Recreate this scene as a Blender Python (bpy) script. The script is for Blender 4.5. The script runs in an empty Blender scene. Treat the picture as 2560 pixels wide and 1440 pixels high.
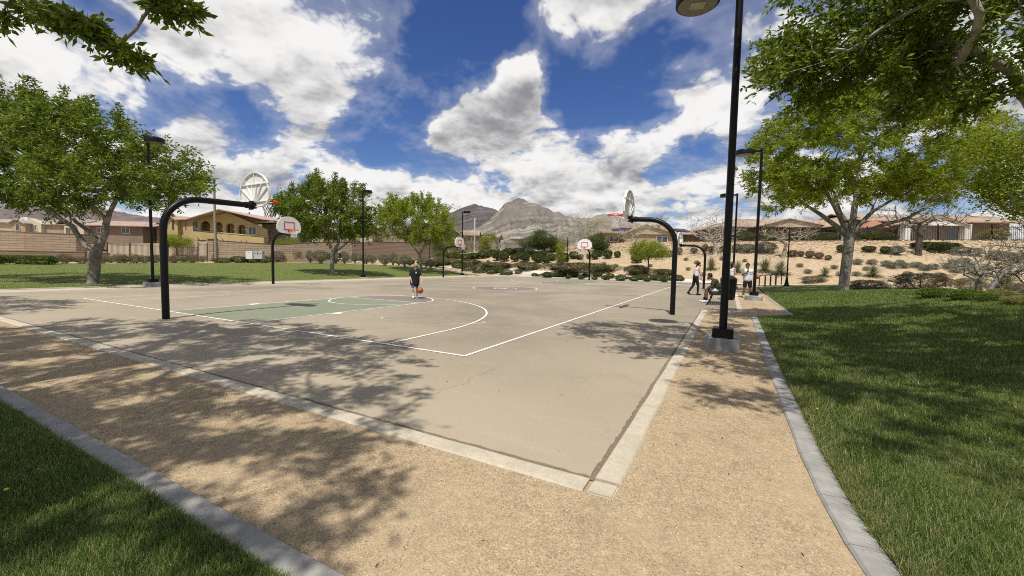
import bpy, bmesh, math, random
import numpy as np
from mathutils import Vector, Matrix

# ------------------------------------------------------------------ camera, sky, sun, exposure
scene = bpy.context.scene
FPX, YAW, PITCH, ROLL = 1009.6, 0.491, -0.061, 0.0190
CAM = np.array([3.538, -5.11, 1.448])
FW = np.array([-math.sin(YAW)*math.cos(PITCH), math.cos(YAW)*math.cos(PITCH), math.sin(PITCH)])
_rt = np.array([math.cos(YAW), math.sin(YAW), 0.0]); _up = np.cross(_rt, FW)
RT = math.cos(ROLL)*_rt + math.sin(ROLL)*_up
UP = -math.sin(ROLL)*_rt + math.cos(ROLL)*_up
cam = bpy.data.cameras.new("camera"); cam.sensor_width = 36.0; cam.lens = FPX/2560*36.0
cam.clip_start = 0.05; cam.clip_end = 40000.0
cam_o = bpy.data.objects.new("camera", cam); scene.collection.objects.link(cam_o)
cam_o.matrix_world = Matrix(((RT[0], UP[0], -FW[0], CAM[0]), (RT[1], UP[1], -FW[1], CAM[1]),
                             (RT[2], UP[2], -FW[2], CAM[2]), (0, 0, 0, 1)))
scene.camera = cam_o
SUN_DIR = Vector((0.12, -0.485, 1.0)).normalized()          # towards the sun
SUN_EL = math.asin(SUN_DIR.z); SUN_ROT = math.atan2(SUN_DIR.x, SUN_DIR.y)
sun = bpy.data.lights.new("sun", 'SUN'); sun.energy = 5.0; sun.angle = math.radians(0.53); sun.color = (1.0, 0.95, 0.87)
sun_o = bpy.data.objects.new("sun", sun); scene.collection.objects.link(sun_o)
sun_o.rotation_euler = SUN_DIR.to_track_quat('Z', 'Y').to_euler()
vs = scene.view_settings
vs.view_transform = 'Standard'; vs.look = 'None'; vs.exposure = 0.0; vs.gamma = 1.0; vs.use_curve_mapping = False
scene.cycles.max_bounces = 6; scene.cycles.diffuse_bounces = 3; scene.cycles.glossy_bounces = 2
scene.cycles.transmission_bounces = 4; scene.cycles.transparent_max_bounces = 4; scene.cycles.volume_bounces = 0
scene.cycles.use_denoising = False
scene.cycles.pixel_filter_type = 'BLACKMAN_HARRIS'; scene.cycles.filter_width = 1.05
scene.cycles.sample_clamp_indirect = 6.0

def pix_dir(px, py):
    v = FW + RT*((px-1280)/FPX) - UP*((py-720)/FPX)
    return v
def at(px, py, d):
    return CAM + pix_dir(px, py)*d

# -- node helper
class NT:
    def __init__(s, tree): s.t = tree
    def n(s, typ, ins=None, **props):
        nd = s.t.nodes.new(typ)
        for k, v in props.items(): setattr(nd, k, v)
        for k, v in (ins or {}).items():
            sock = nd.inputs[k]
            if isinstance(v, bpy.types.NodeSocket): s.t.links.new(v, sock)
            elif isinstance(v, bpy.types.Node): s.t.links.new(v.outputs[0], sock)
            else:
                if sock.type == 'RGBA' and len(v) == 3: v = (*v, 1.0)
                sock.default_value = v
        return nd
    def math(s, op, a, b=0.0, c=0.0, clamp=False):
        nd = s.n('ShaderNodeMath', {0: a, 1: b, 2: c}, operation=op); nd.use_clamp = clamp; return nd.outputs[0]
    def vmath(s, op, a, b=(0, 0, 0)):
        nd = s.n('ShaderNodeVectorMath', {0: a, 1: b}, operation=op)
        return nd.outputs['Value'] if op in ('DISTANCE', 'DOT_PRODUCT', 'LENGTH') else nd.outputs[0]
    def mix(s, f, a, b, blend='MIX'):
        nd = s.n('ShaderNodeMix', data_type='RGBA', blend_type=blend)
        for i, v in ((0, f), (6, a), (7, b)):
            if isinstance(v, (bpy.types.NodeSocket,)): s.t.links.new(v, nd.inputs[i])
            else: nd.inputs[i].default_value = (*v, 1.0) if (not isinstance(v, (float, int)) and len(v) == 3) else v
        return nd.outputs[2]
    def ss(s, v, a, b, lo=0.0, hi=1.0):
        nd = s.n('ShaderNodeMapRange', {0: v, 1: a, 2: b, 3: lo, 4: hi}, interpolation_type='SMOOTHSTEP'); return nd.outputs[0]
    def lin(s, v, a, b, lo=0.0, hi=1.0):
        nd = s.n('ShaderNodeMapRange', {0: v, 1: a, 2: b, 3: lo, 4: hi}); return nd.outputs[0]
    def noise(s, vec, scale, detail=4.0, rough=0.5, dist=0.0, lac=2.0):
        nd = s.n('ShaderNodeTexNoise', {'Scale': scale, 'Detail': detail, 'Roughness': rough, 'Distortion': dist, 'Lacunarity': lac})
        if vec is not None: s.t.links.new(vec, nd.inputs['Vector'])
        return nd
    def link(s, a, b): s.t.links.new(a, b)

# -- sky: Nishita blue with a broken cumulus layer (directions of the larger gaps and banks as seen that day)
def unit(px, py):
    v = pix_dir(px, py); v = v/np.linalg.norm(v); return tuple(float(c) for c in v)
GAPS = [(1130, 30, .17, .55), (1300, 20, .15, .5), (1090, 170, .13, .5), (1010, 290, .12, .55), (960, 380, .06, .4), (1235, 110, .08, .4),
        (500, 255, .10, .45), (590, 285, .09, .5), (420, 225, .06, .4), (340, 300, .05, .4), (660, 330, .08, .45), (560, 210, .06, .3),
        (1520, 215, .14, .65), (1430, 150, .08, .4), (1470, 265, .09, .4), (1640, 120, .07, .4), (300, 250, .07, .4), (250, 30, .05, .3), (820, 260, .04, .3), (560, 130, .04, .25), (1690, 70, .05, .3), (1560, 60, .05, -.1),
        (1700, 385, .07, .55), (1760, 340, .05, .45), (1745, 545, .03, .3), (880, 330, .07, .35), (935, 400, .05, .3), (780, 450, .03, .25),
        (1620, 300, .06, .35), (1850, 560, .03, .2), (760, 130, .03, -.1)]
BANKS = [(700, 60, .28, .30), (350, 120, .18, .24), (120, 200, .18, .24), (760, 240, .14, .35), (1270, 250, .15, .8), (1290, 170, .08, .6), (1200, 330, .12, .5),
         (1480, 50, .12, .5), (1760, 180, .16, .4), (1700, 290, .08, .35), (1250, 390, .20, .4), (1600, 400, .16, .35), (850, 430, .15, .35),
         (560, 370, .14, .35), (1450, 480, .16, .3), (1000, 460, .12, .25), (600, 500, .12, .3), (250, 260, .06, .25), (370, 215, .06, .2)]
def build_world():
    w = bpy.data.worlds.new("World"); scene.world = w; w.use_nodes = True
    t = w.node_tree; t.nodes.clear(); G = NT(t)
    tc = t.nodes.new('ShaderNodeTexCoord')
    d = G.vmath('NORMALIZE', tc.outputs['Generated'])
    sep = G.n('ShaderNodeSeparateXYZ', {0: d})
    z = G.math('ADD', G.math('MAXIMUM', sep.outputs[2], 0.0), 0.30)
    p = G.n('ShaderNodeCombineXYZ', {0: G.math('DIVIDE', sep.outputs[0], z), 1: G.math('DIVIDE', sep.outputs[1], z), 2: 0.37}).outputs[0]
    wn = G.noise(p, 2.1, 3.0, 0.55)
    wv = G.vmath('SUBTRACT', wn.outputs['Color'], (.5, .5, .5))
    pw = G.vmath('ADD', p, G.vmath('MULTIPLY', wv, (.34, .34, .0)))
    def vor(vec):
        nd = G.n('ShaderNodeTexVoronoi', {'Scale': 4.6, 'Detail': 3.0, 'Roughness': 0.55, 'Lacunarity': 2.3}, feature='F1', normalize=True)
        G.link(vec, nd.inputs['Vector']); return nd.outputs['Distance']
    off = G.vmath('MULTIPLY', p, (-0.05, -0.05, 0.0)); off2 = G.vmath('MULTIPLY', p, (-0.12, -0.12, 0.0))
    pv = G.vmath('ADD', p, G.vmath('MULTIPLY', wv, (.13, .13, .0)))
    v0 = vor(pv); v1 = vor(G.vmath('ADD', pv, off))
    n0 = G.noise(pw, 2.4, 6.0, 0.52).outputs[0]; n1 = G.noise(G.vmath('ADD', pw, off2), 2.4, 3.0, 0.52).outputs[0]
    nf = G.noise(G.vmath('ADD', pw, (3.1, 7.7, 1.3)), 15.0, 5.0, 0.62).outputs[0]
    dens = G.math('ADD', G.math('MULTIPLY', G.math('SUBTRACT', n0, 0.5), 1.25), G.math('MULTIPLY', G.math('SUBTRACT', 0.30, v0), 0.75))
    dens = G.math('ADD', G.math('ADD', dens, 0.5), G.math('MULTIPLY', G.math('SUBTRACT', nf, 0.5), 0.34))
    dn = G.vmath('ADD', d, G.vmath('MULTIPLY', wv, (.16, .16, .13)))
    dn = G.vmath('ADD', dn, G.vmath('MULTIPLY', G.vmath('SUBTRACT', G.noise(d, 9.0, 4.0, 0.6).outputs['Color'], (.5, .5, .5)), (.14, .14, .10)))
    bias = 0.0
    for px, py, r, s in GAPS:
        bias = G.math('SUBTRACT', bias, G.ss(G.vmath('DISTANCE', dn, unit(px, py)), r*1.25, r*0.2, 0.0, s*0.47))
    for px, py, r, s in BANKS:
        bias = G.math('ADD', bias, G.ss(G.vmath('DISTANCE', dn, unit(px, py)), r*1.15, r*0.3, 0.0, s*0.27))
    low = G.ss(sep.outputs[2], 0.30, 0.05, 0.0, 0.17)
    dens = G.math('ADD', G.math('ADD', dens, bias), low)
    alpha = G.math('MAXIMUM', G.ss(dens, 0.43, 0.62), G.math('MULTIPLY', G.ss(dens, 0.22, 0.5), 0.22))
    lit = G.math('ADD', G.math('MULTIPLY', G.math('SUBTRACT', v1, v0), 2.3), G.math('MULTIPLY', G.math('SUBTRACT', n0, n1), 2.0))
    thick = G.ss(dens, 0.50, 1.05)
    shade = G.math('SUBTRACT', G.math('ADD', 0.80, lit), G.math('MULTIPLY', thick, 0.43))
    ccol = G.mix(G.ss(shade, 0.0, 1.05), (3.1, 3.15, 3.4), (10.3, 10.15, 9.95))
    sky = G.n('ShaderNodeTexSky', sky_type='NISHITA', sun_disc=False, sun_elevation=SUN_EL, sun_rotation=SUN_ROT,
              altitude=900.0, air_density=1.0, dust_density=0.4, ozone_density=3.0)
    hs = G.n('ShaderNodeHueSaturation', {'Hue': 0.515, 'Saturation': 1.22, 'Value': 1.12, 'Color': sky.outputs[0]})
    col = G.mix(alpha, hs.outputs[0], ccol)
    bg = G.n('ShaderNodeBackground', {'Color': col, 'Strength': 0.09})
    out = t.nodes.new('ShaderNodeOutputWorld'); G.link(bg.outputs[0], out.inputs[0])
    w.cycles.sampling_method = 'MANUAL'; w.cycles.sample_map_resolution = 256
build_world()

# ------------------------------------------------------------------ materials
MATS = {}
def new_mat(name):
    m = bpy.data.materials.new(name); m.use_nodes = True; t = m.node_tree
    b = t.nodes['Principled BSDF']; return m, NT(t), b
def pm(name, c1, c2=None, scale=8.0, rough=0.8, bump=0.0, bscale=60.0, detail=5.0, c3=None, s3=0.4, lo=.35, hi=.65, metallic=0.0, spec=0.3, speck=None, bdist=0.02):
    """plain procedural surface: two tones by noise, a third larger-scale tone, fine relief"""
    m, T, b = new_mat(name)
    tc = T.n('ShaderNodeTexCoord').outputs['Object']
    col = None
    if c2 is None: c2 = tuple(v*0.82 for v in c1)
    f = T.lin(T.noise(tc, scale, detail, 0.6).outputs[0], lo, hi)
    col = T.mix(f, c2, c1)
    if c3 is not None:
        f3 = T.ss(T.noise(tc, s3, 6.0, 0.6).outputs[0], 0.42, 0.68)
        col = T.mix(f3, col, c3)
    if speck is not None:
        sc, ssc, amt = speck
        vn = T.n('ShaderNodeTexVoronoi', {'Scale': ssc}, feature='F1'); T.link(tc, vn.inputs['Vector'])
        hsv = T.n('ShaderNodeSeparateColor', {0: vn.outputs['Color']})
        col = T.mix(T.math('MULTIPLY', T.math('GREATER_THAN', hsv.outputs[0], 0.72), amt), col, sc)
    T.link(col, b.inputs['Base Color'])
    b.inputs['Roughness'].default_value = rough; b.inputs['Metallic'].default_value = metallic
    b.inputs['Specular IOR Level'].default_value = spec
    if bump > 0:
        bn = T.noise(tc, bscale, 4.0, 0.65)
        bp = T.n('ShaderNodeBump', {'Strength': bump, 'Distance': bdist, 'Height': bn.outputs[0]})
        T.link(bp.outputs[0], b.inputs['Normal'])
    MATS[name] = m; return m
def leaf_mat(name, cols, trans=0.35, rough=0.5):
    m, T, b = new_mat(name)
    geo = T.n('ShaderNodeNewGeometry')
    ramp = T.n('ShaderNodeValToRGB', {0: geo.outputs['Random Per Island']}); cr = ramp.color_ramp
    while len(cr.elements) < len(cols): cr.elements.new(0.5)
    for i, c in enumerate(cols): cr.elements[i].position = i/(len(cols)-1); cr.elements[i].color = (*c, 1)
    T.link(ramp.outputs[0], b.inputs['Base Color']); b.inputs['Roughness'].default_value = rough
    b.inputs['Specular IOR Level'].default_value = 0.25
    tr = T.n('ShaderNodeBsdfTranslucent')
    tcol = T.mix(1.0, ramp.outputs[0], (1.25, 1.35, 0.6), 'MULTIPLY'); T.link(tcol, tr.inputs[0])
    mx = T.n('ShaderNodeMixShader', {0: trans, 1: b.outputs[0], 2: tr.outputs[0]})
    out = [n for n in m.node_tree.nodes if n.type == 'OUTPUT_MATERIAL'][0]; T.link(mx.outputs[0], out.inputs[0])
    MATS[name] = m; return m
pm('black_paint', (.006, .0065, .007), (.0045, .005, .005), 30, 0.38, 0.02, 200, spec=.22)
pm('black_metal', (.010, .010, .011), (.007, .007, .008), 20, 0.5, 0.05, 120, spec=.25)
pm('board_white', (.80, .80, .78), (.72, .72, .70), 6, 0.45, 0.02, 90)
pm('rim_red', (.72, .045, .015), (.60, .035, .012), 20, 0.5, spec=.2)
pm('net_white', (.72, .71, .68), (.62, .61, .58), 40, 0.8)
pm('target_red', (.45, .10, .06), (.36, .07, .04), 14, 0.6)
pm('concrete', (.50, .47, .41), (.40, .375, .33), 9, 0.85, 0.25, 120, c3=(.34, .32, .28), s3=1.7, speck=((.28, .25, .21), 90, .35))
pm('concrete_shade_tinted', (.42, .42, .40), (.31, .31, .30), 5, 0.85, 0.25, 90, c3=(.24, .24, .23), s3=3.0)  # darker, greyer copy of concrete with shade put into its colour
pm('kerb_concrete', (.55, .49, .37), (.46, .405, .305), 14, 0.85, 0.35, 160, c3=(.42, .375, .29), s3=2.3, speck=((.34, .30, .24), 120, .35))
pm('grey_kerb', (.37, .355, .325), (.28, .27, .25), 10, 0.85, 0.3, 140, c3=(.24, .235, .22), s3=2.1)
pm('walk_white', (.62, .59, .53), (.53, .50, .45), 6, 0.8, 0.1, 80)
pm('line_paint', (.86, .84, .78), (.76, .735, .67), 22, 0.7, 0.05, 200, c3=(.60, .56, .49), s3=3.5)
pm('net_black', (.03, .03, .03), (.02, .02, .02), 40, 0.8)
pm('steel_grey', (.45, .45, .43), (.38, .38, .36), 10, 0.45)
pm('lens_grey', (.20, .19, .16), (.16, .15, .13), 9, 0.35)
pm('led_panel', (.42, .40, .32), (.36, .34, .27), 9, 0.4)
def court_mat(name, c1, c2, dust, line=False):
    m, T, b = new_mat(name); tc = T.n('ShaderNodeTexCoord').outputs['Object']
    sx = T.n('ShaderNodeSeparateXYZ', {0: tc}); wob = T.math('MULTIPLY', T.noise(tc, .5, 5.0, .6).outputs[0], 3.0)
    edge = T.math('MAXIMUM', T.ss(T.math('ADD', sx.outputs[1], wob), 4.2, -2.0), T.math('MULTIPLY', T.ss(T.math('SUBTRACT', sx.outputs[0], wob), -2.6, 2.2), T.ss(sx.outputs[1], 8.0, 1.0)))
    edge = T.math('MAXIMUM', edge, T.ss(T.math('ADD', sx.outputs[0], wob), -15.0, -20.0))
    big = T.ss(T.noise(tc, 0.16, 6.0, 0.62, 0.6).outputs[0], 0.36, 0.66)
    mid = T.lin(T.noise(tc, 1.3, 7.0, 0.68, 0.3).outputs[0], .32, .7)
    fine = T.lin(T.noise(tc, 70.0, 3.0, 0.6).outputs[0], .3, .7)
    col = T.mix(mid, c1, c2); col = T.mix(T.math('MULTIPLY', big, 0.6), col, dust)
    col = T.mix(T.math('MULTIPLY', edge, .85), col, dust)
    st = T.n('ShaderNodeMapping', {0: tc, 3: (0.35, 2.4, 1.0)})
    streak = T.ss(T.noise(st.outputs[0], 1.1, 8.0, 0.7, 0.4).outputs[0], 0.55, 0.75)
    col = T.mix(T.math('MULTIPLY', streak, 0.25), col, tuple(min(1, v*1.35) for v in dust))
    col = T.mix(T.math('MULTIPLY', fine, 0.20), col, tuple(v*0.55 for v in c1))
    vor = T.n('ShaderNodeTexVoronoi', {'Scale': 2.2}, feature='F1'); T.link(tc, vor.inputs['Vector'])
    spot = T.math('MULTIPLY', T.ss(vor.outputs[0], 0.075, 0.02), T.math('GREATER_THAN', T.n('ShaderNodeSeparateColor', {0: vor.outputs['Color']}).outputs[1], 0.8))
    col = T.mix(T.math('MULTIPLY', spot, 0.4), col, tuple(v*0.6 for v in c1))
    cw = T.vmath('ADD', tc, T.vmath('MULTIPLY', T.noise(tc, 1.4, 5.0, .65).outputs['Color'], (.9, .9, 0)))
    ck = T.n('ShaderNodeTexVoronoi', {'Scale': .17}, feature='DISTANCE_TO_EDGE'); T.link(cw, ck.inputs['Vector'])
    crack = T.math('MULTIPLY', T.ss(ck.outputs[0], .0035, .0008), T.ss(T.noise(tc, .35, 3.0).outputs[0], .45, .6))
    col = T.mix(T.math('MULTIPLY', crack, .30), col, tuple(v*.35 for v in c1))
    stain = T.math('MULTIPLY', T.ss(T.noise(tc, .75, 8.0, .75, 1.2).outputs[0], .56, .72), .25)
    col = T.mix(stain, col, tuple(v*.68 for v in c1))
    T.link(col, b.inputs['Base Color']); b.inputs['Roughness'].default_value = 0.85; b.inputs['Specular IOR Level'].default_value = 0.25
    bp = T.n('ShaderNodeBump', {'Strength': 0.25, 'Distance': 0.01, 'Height': T.noise(tc, 160.0, 3.0, 0.6).outputs[0]}); T.link(bp.outputs[0], b.inputs['Normal'])
    MATS[name] = m
court_mat('court_surface', (.215, .185, .135), (.25, .215, .16), (.41, .345, .25))
court_mat('court_green', (.165, .20, .13), (.20, .225, .15), (.25, .25, .175))
court_mat('court_plum', (.18, .135, .125), (.215, .165, .15), (.25, .21, .18))
court_mat('court_margin', (.44, .385, .31), (.40, .345, .28), (.48, .42, .34))
def granite(name, ca, cb, cc, vs_, big=0.5):
    m, T, b = new_mat(name); tc = T.n('ShaderNodeTexCoord').outputs['Object']
    v = T.n('ShaderNodeTexVoronoi', {'Scale': vs_}, feature='F1'); T.link(tc, v.inputs['Vector'])
    r = T.n('ShaderNodeSeparateColor', {0: v.outputs['Color']}).outputs[0]
    col = T.mix(r, ca, cb)
    col = T.mix(T.math('MULTIPLY', T.ss(T.noise(tc, big, 7.0, 0.65).outputs[0], .38, .68), .75), col, cc)
    col = T.mix(T.lin(T.noise(tc, vs_*0.11, 5.0, 0.7).outputs[0], .35, .75, 0, .35), col, tuple(c*0.55 for c in ca))
    T.link(col, b.inputs['Base Color']); b.inputs['Roughness'].default_value = 0.95; b.inputs['Specular IOR Level'].default_value = 0.1
    mot = T.ss(T.noise(tc, 2.6, 8.0, .72, .5).outputs[0], .48, .70)
    col = T.mix(T.math('MULTIPLY', mot, .38), col, tuple(c*.72 for c in ca)); T.link(col, b.inputs['Base Color'])
    h = T.math('ADD', T.math('MULTIPLY', v.outputs[0], -0.5), T.noise(tc, vs_*0.3, 4.0, 0.7).outputs[0])
    bp = T.n('ShaderNodeBump', {'Strength': 0.7, 'Distance': 0.6/vs_, 'Height': h}); T.link(bp.outputs[0], b.inputs['Normal'])
    MATS[name] = m
granite('decomposed_granite', (.25, .185, .11), (.53, .41, .265), (.44, .34, .215), 120.0, 0.6)
granite('slope_gravel', (.34, .25, .155), (.53, .415, .27), (.47, .37, .24), 7.0, 0.12)
granite('desert_far', (.36, .28, .19), (.50, .39, .27), (.45, .36, .25), 2.0, 0.05)
leaf_mat('slope_stone', [(.30, .21, .125), (.42, .31, .19), (.50, .39, .26), (.36, .27, .19)], 0.0, .95)
def lawn_mat(name, a, b_, dry):
    m, T, b = new_mat(name); tc = T.n('ShaderNodeTexCoord').outputs['Object']
    f = T.lin(T.noise(tc, 38.0, 5.0, 0.75).outputs[0], .32, .68)
    col = T.mix(f, a, b_)
    col = T.mix(T.math('MULTIPLY', T.ss(T.noise(tc, 0.55, 6.0, 0.6).outputs[0], .45, .72), .55), col, dry)
    col = T.mix(T.math('MULTIPLY', T.ss(T.noise(tc, 6.0, 5.0, 0.6).outputs[0], .5, .75), .45), col, tuple(c*0.6 for c in a))
    col = T.mix(T.math('MULTIPLY', T.ss(T.noise(tc, 1.7, 7.0, 0.7).outputs[0], .58, .74), .6), col, (.27, .215, .11))
    T.link(col, b.inputs['Base Color']); b.inputs['Roughness'].default_value = 0.9; b.inputs['Specular IOR Level'].default_value = 0.1
    bp = T.n('ShaderNodeBump', {'Strength': 0.9, 'Distance': 0.05, 'Height': T.noise(tc, 30.0, 5.0, 0.8).outputs[0]}); T.link(bp.outputs[0], b.inputs['Normal'])
    MATS[name] = m
lawn_mat('lawn', (.095, .125, .028), (.17, .20, .055), (.19, .185, .075))
leaf_mat('grass_blade', [(.036, .08, .012), (.068, .125, .019), (.10, .165, .03), (.135, .20, .045), (.19, .225, .07), (.38, .34, .19)], 0.38, 0.4)
leaf_mat('leaf_ash', [(.06, .095, .012), (.11, .15, .018), (.165, .21, .028), (.25, .28, .055)], 0.48, .38)
leaf_mat('leaf_fresh', [(.11, .15, .014), (.19, .235, .02), (.27, .31, .032), (.38, .40, .065)], 0.52, .38)
leaf_mat('leaf_dark', [(.045, .07, .016), (.065, .095, .022), (.09, .12, .03), (.12, .145, .045)], 0.25)
leaf_mat('leaf_hedge', [(.05, .09, .012), (.08, .13, .016), (.12, .165, .022), (.16, .19, .03)], 0.25)
leaf_mat('leaf_sage', [(.13, .125, .085), (.17, .165, .115), (.21, .20, .14), (.25, .235, .165)], 0.15)
leaf_mat('leaf_grey', [(.10, .115, .085), (.14, .155, .115), (.17, .185, .14), (.21, .21, .165)], 0.15)
leaf_mat('leaf_mat', [(.075, .075, .028), (.11, .105, .038), (.14, .13, .05), (.17, .15, .07)], 0.15)
leaf_mat('leaf_matbrown', [(.14, .115, .07), (.17, .145, .085), (.21, .175, .105), (.15, .14, .06)], 0.12)
leaf_mat('leaf_olive', [(.09, .105, .05), (.12, .135, .065), (.15, .16, .08), (.18, .185, .10)], 0.25)
leaf_mat('leaf_paloverde', [(.17, .165, .055), (.21, .20, .07), (.26, .24, .09), (.30, .28, .12)], 0.3)
leaf_mat('leaf_russet', [(.12, .085, .055), (.15, .105, .065), (.18, .13, .08), (.12, .11, .06)], 0.12)
leaf_mat('leaf_spoon', [(.12, .14, .075), (.16, .18, .10), (.21, .23, .14), (.28, .28, .18)], 0.15)
leaf_mat('twig_dry', [(.24, .205, .15), (.30, .26, .20), (.36, .315, .245)], 0.05, 0.9)
pm('bark_grey', (.20, .18, .15), (.095, .085, .07), 11, 0.9, 0.8, 26, detail=8, c3=(.26, .24, .205), s3=3.2, bdist=.03)
pm('bark_pale', (.42, .385, .33), (.26, .235, .20), 9, 0.9, 0.5, 30, c3=(.50, .46, .40), s3=2.0)
pm('bark_brown', (.11, .085, .065), (.06, .048, .038), 12, 0.9, 0.6, 24)
pm('bark_tan', (.33, .28, .205), (.22, .185, .135), 9, 0.9, 0.4, 26)
pm('stem_brown', (.15, .12, .09), (.09, .07, .055), 12, 0.9)
def stucco(name, c): pm(name, c, tuple(v*0.88 for v in c), 1.6, 0.92, 0.3, 40, c3=tuple(v*0.80 for v in c), s3=.35, bdist=.03)
stucco('stucco_yellow', (.45, .345, .165)); stucco('stucco_cream', (.58, .50, .36)); stucco('stucco_tan', (.40, .315, .225))
stucco('stucco_brown', (.24, .18, .135)); stucco('stucco_white', (.74, .72, .67)); stucco('stucco_grey', (.32, .29, .26)); stucco('stucco_sand', (.48, .40, .29))
def tile_mat(name, cs):
    m, T, b = new_mat(name); tc = T.n('ShaderNodeTexCoord').outputs['Object']
    v = T.n('ShaderNodeTexVoronoi', {'Scale': 3.2}, feature='F1'); T.link(tc, v.inputs['Vector'])
    ramp = T.n('ShaderNodeValToRGB', {0: T.n('ShaderNodeSeparateColor', {0: v.outputs['Color']}).outputs[0]}); cr = ramp.color_ramp
    while len(cr.elements) < len(cs): cr.elements.new(.5)
    for i, c in enumerate(cs): cr.elements[i].position = i/(len(cs)-1); cr.elements[i].color = (*c, 1)
    col = T.mix(T.math('MULTIPLY', T.ss(T.noise(tc, .5, 5).outputs[0], .4, .7), .4), ramp.outputs[0], tuple(c*.75 for c in cs[0]))
    zz = T.n('ShaderNodeSeparateXYZ', {0: tc}).outputs[2]
    col = T.mix(T.math('MULTIPLY', T.math('LESS_THAN', T.math('FRACT', T.math('DIVIDE', zz, .17)), .28), .45), col, tuple(c*.45 for c in cs[0]))
    T.link(col, b.inputs['Base Color']); b.inputs['Roughness'].default_value = .88; b.inputs['Specular IOR Level'].default_value = .2
    MATS[name] = m
tile_mat('tile_pink', [(.36, .25, .195), (.43, .31, .25), (.48, .36, .30)])
tile_mat('tile_tan', [(.30, .22, .16), (.40, .295, .215), (.46, .36, .27)])
tile_mat('tile_red', [(.29, .20, .155), (.36, .26, .205), (.42, .32, .26)])
tile_mat('tile_grey', [(.30, .26, .22), (.38, .335, .29), (.44, .40, .35)])
pm('solar_panel', (.012, .016, .035), (.02, .025, .05), 3, 0.15, spec=.6)
pm('window_glass', (.035, .045, .055), (.06, .075, .09), .8, 0.08, spec=.7)
pm('window_white', (.66, .65, .62), (.6, .59, .56), 4, .6)
pm('dark_wood', (.10, .065, .045), (.07, .045, .03), 6, .8)
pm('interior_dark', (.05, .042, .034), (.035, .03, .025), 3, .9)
def block_mat(name, c1, c2, mortar, bw=.42, bh=.205):
    m, T, b = new_mat(name); tc = T.n('ShaderNodeTexCoord').outputs['Object']
    sp = T.n('ShaderNodeSeparateXYZ', {0: tc})
    cv = T.n('ShaderNodeCombineXYZ', {0: T.math('ADD', sp.outputs[0], sp.outputs[1]), 1: sp.outputs[2]}).outputs[0]
    br = T.n('ShaderNodeTexBrick', {'Color1': c1, 'Color2': c2, 'Mortar': mortar, 'Scale': 1.0, 'Mortar Size': .03, 'Mortar Smooth': .3, 'Brick Width': bw, 'Row Height': bh})
    T.link(cv, br.inputs['Vector'])
    col = T.mix(T.math('MULTIPLY', T.ss(T.noise(tc, 1.2, 6).outputs[0], .4, .7), .4), br.outputs[0], tuple(v*.7 for v in c1))
    T.link(col, b.inputs['Base Color']); b.inputs['Roughness'].default_value = .92; b.inputs['Specular IOR Level'].default_value = .15
    h = T.math('ADD', T.math('MULTIPLY', br.outputs['Fac'], -1.0), T.math('MULTIPLY', T.noise(tc, 14, 4).outputs[0], .6))
    bp = T.n('ShaderNodeBump', {'Strength': .8, 'Distance': .05, 'Height': h}); T.link(bp.outputs[0], b.inputs['Normal'])
    MATS[name] = m
block_mat('block_tan', (.37, .285, .205), (.30, .23, .16), (.21, .155, .105), 2.2, .31)
block_mat('block_brown', (.25, .185, .135), (.21, .155, .11), (.14, .10, .075))
pm('fence_iron', (.035, .028, .024), (.025, .02, .018), 8, .6)
pm('cabinet_white', (.70, .70, .68), (.62, .62, .60), 4, .5)
pm('cabinet_grey', (.46, .47, .45), (.40, .41, .39), 4, .5)
pm('fabric_white', (.72, .72, .73), (.63, .63, .64), 18, .9, .3, 60)
pm('fabric_pinkwhite', (.68, .63, .64), (.58, .54, .55), 18, .9, .3, 60)
pm('fabric_black', (.014, .014, .017), (.010, .010, .012), 18, .9, .3, 60)
pm('fabric_blue', (.10, .14, .30), (.07, .10, .22), 18, .9, .3, 60)
pm('fabric_olive', (.055, .06, .035), (.04, .045, .026), 18, .9, .3, 60)
pm('fabric_orange', (.34, .17, .11), (.28, .14, .09), 8, .9)
pm('skin_light', (.55, .36, .27), (.48, .31, .23), 14, .6)
pm('skin_brown', (.17, .095, .06), (.14, .08, .05), 14, .55)
pm('skin_tan', (.42, .265, .18), (.36, .225, .15), 14, .6)
pm('hair_blond', (.42, .30, .15), (.30, .21, .10), 60, .6, .4, 120)
pm('hair_dark', (.018, .013, .011), (.010, .008, .007), 60, .5, .4, 120)
pm('shoe_white', (.74, .74, .74), (.64, .64, .64), 18, .7)
pm('shoe_neon', (.42, .62, .08), (.36, .52, .06), 18, .7)
pm('ball_orange', (.42, .135, .06), (.34, .105, .045), 60, .6, .4, 300)
pm('print_white', (.6, .62, .65), (.45, .47, .5), 40, .8)
pm('print_blue', (.05, .12, .42), (.04, .1, .34), 40, .8)
pm('dandelion_yellow', (.75, .55, .03), (.65, .45, .02), 60, .7)
leaf_mat('leaf_litter', [(.10, .06, .03), (.16, .10, .05), (.06, .04, .025), (.22, .16, .09)], .05, .9)
leaf_mat('grit', [(.17, .125, .08), (.33, .25, .16), (.46, .36, .24), (.64, .54, .41)], 0.0, .95)
leaf_mat('grit_dark', [(.17, .13, .09), (.25, .195, .14), (.33, .27, .19), (.42, .35, .26)], 0.0, .95)
pm('joint_dirt', (.27, .215, .155), (.19, .15, .105), 40, .95, .8, 120)
leaf_mat('straw', [(.30, .24, .12), (.38, .31, .17), (.24, .19, .09), (.20, .20, .07)], .2, .7)

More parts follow.
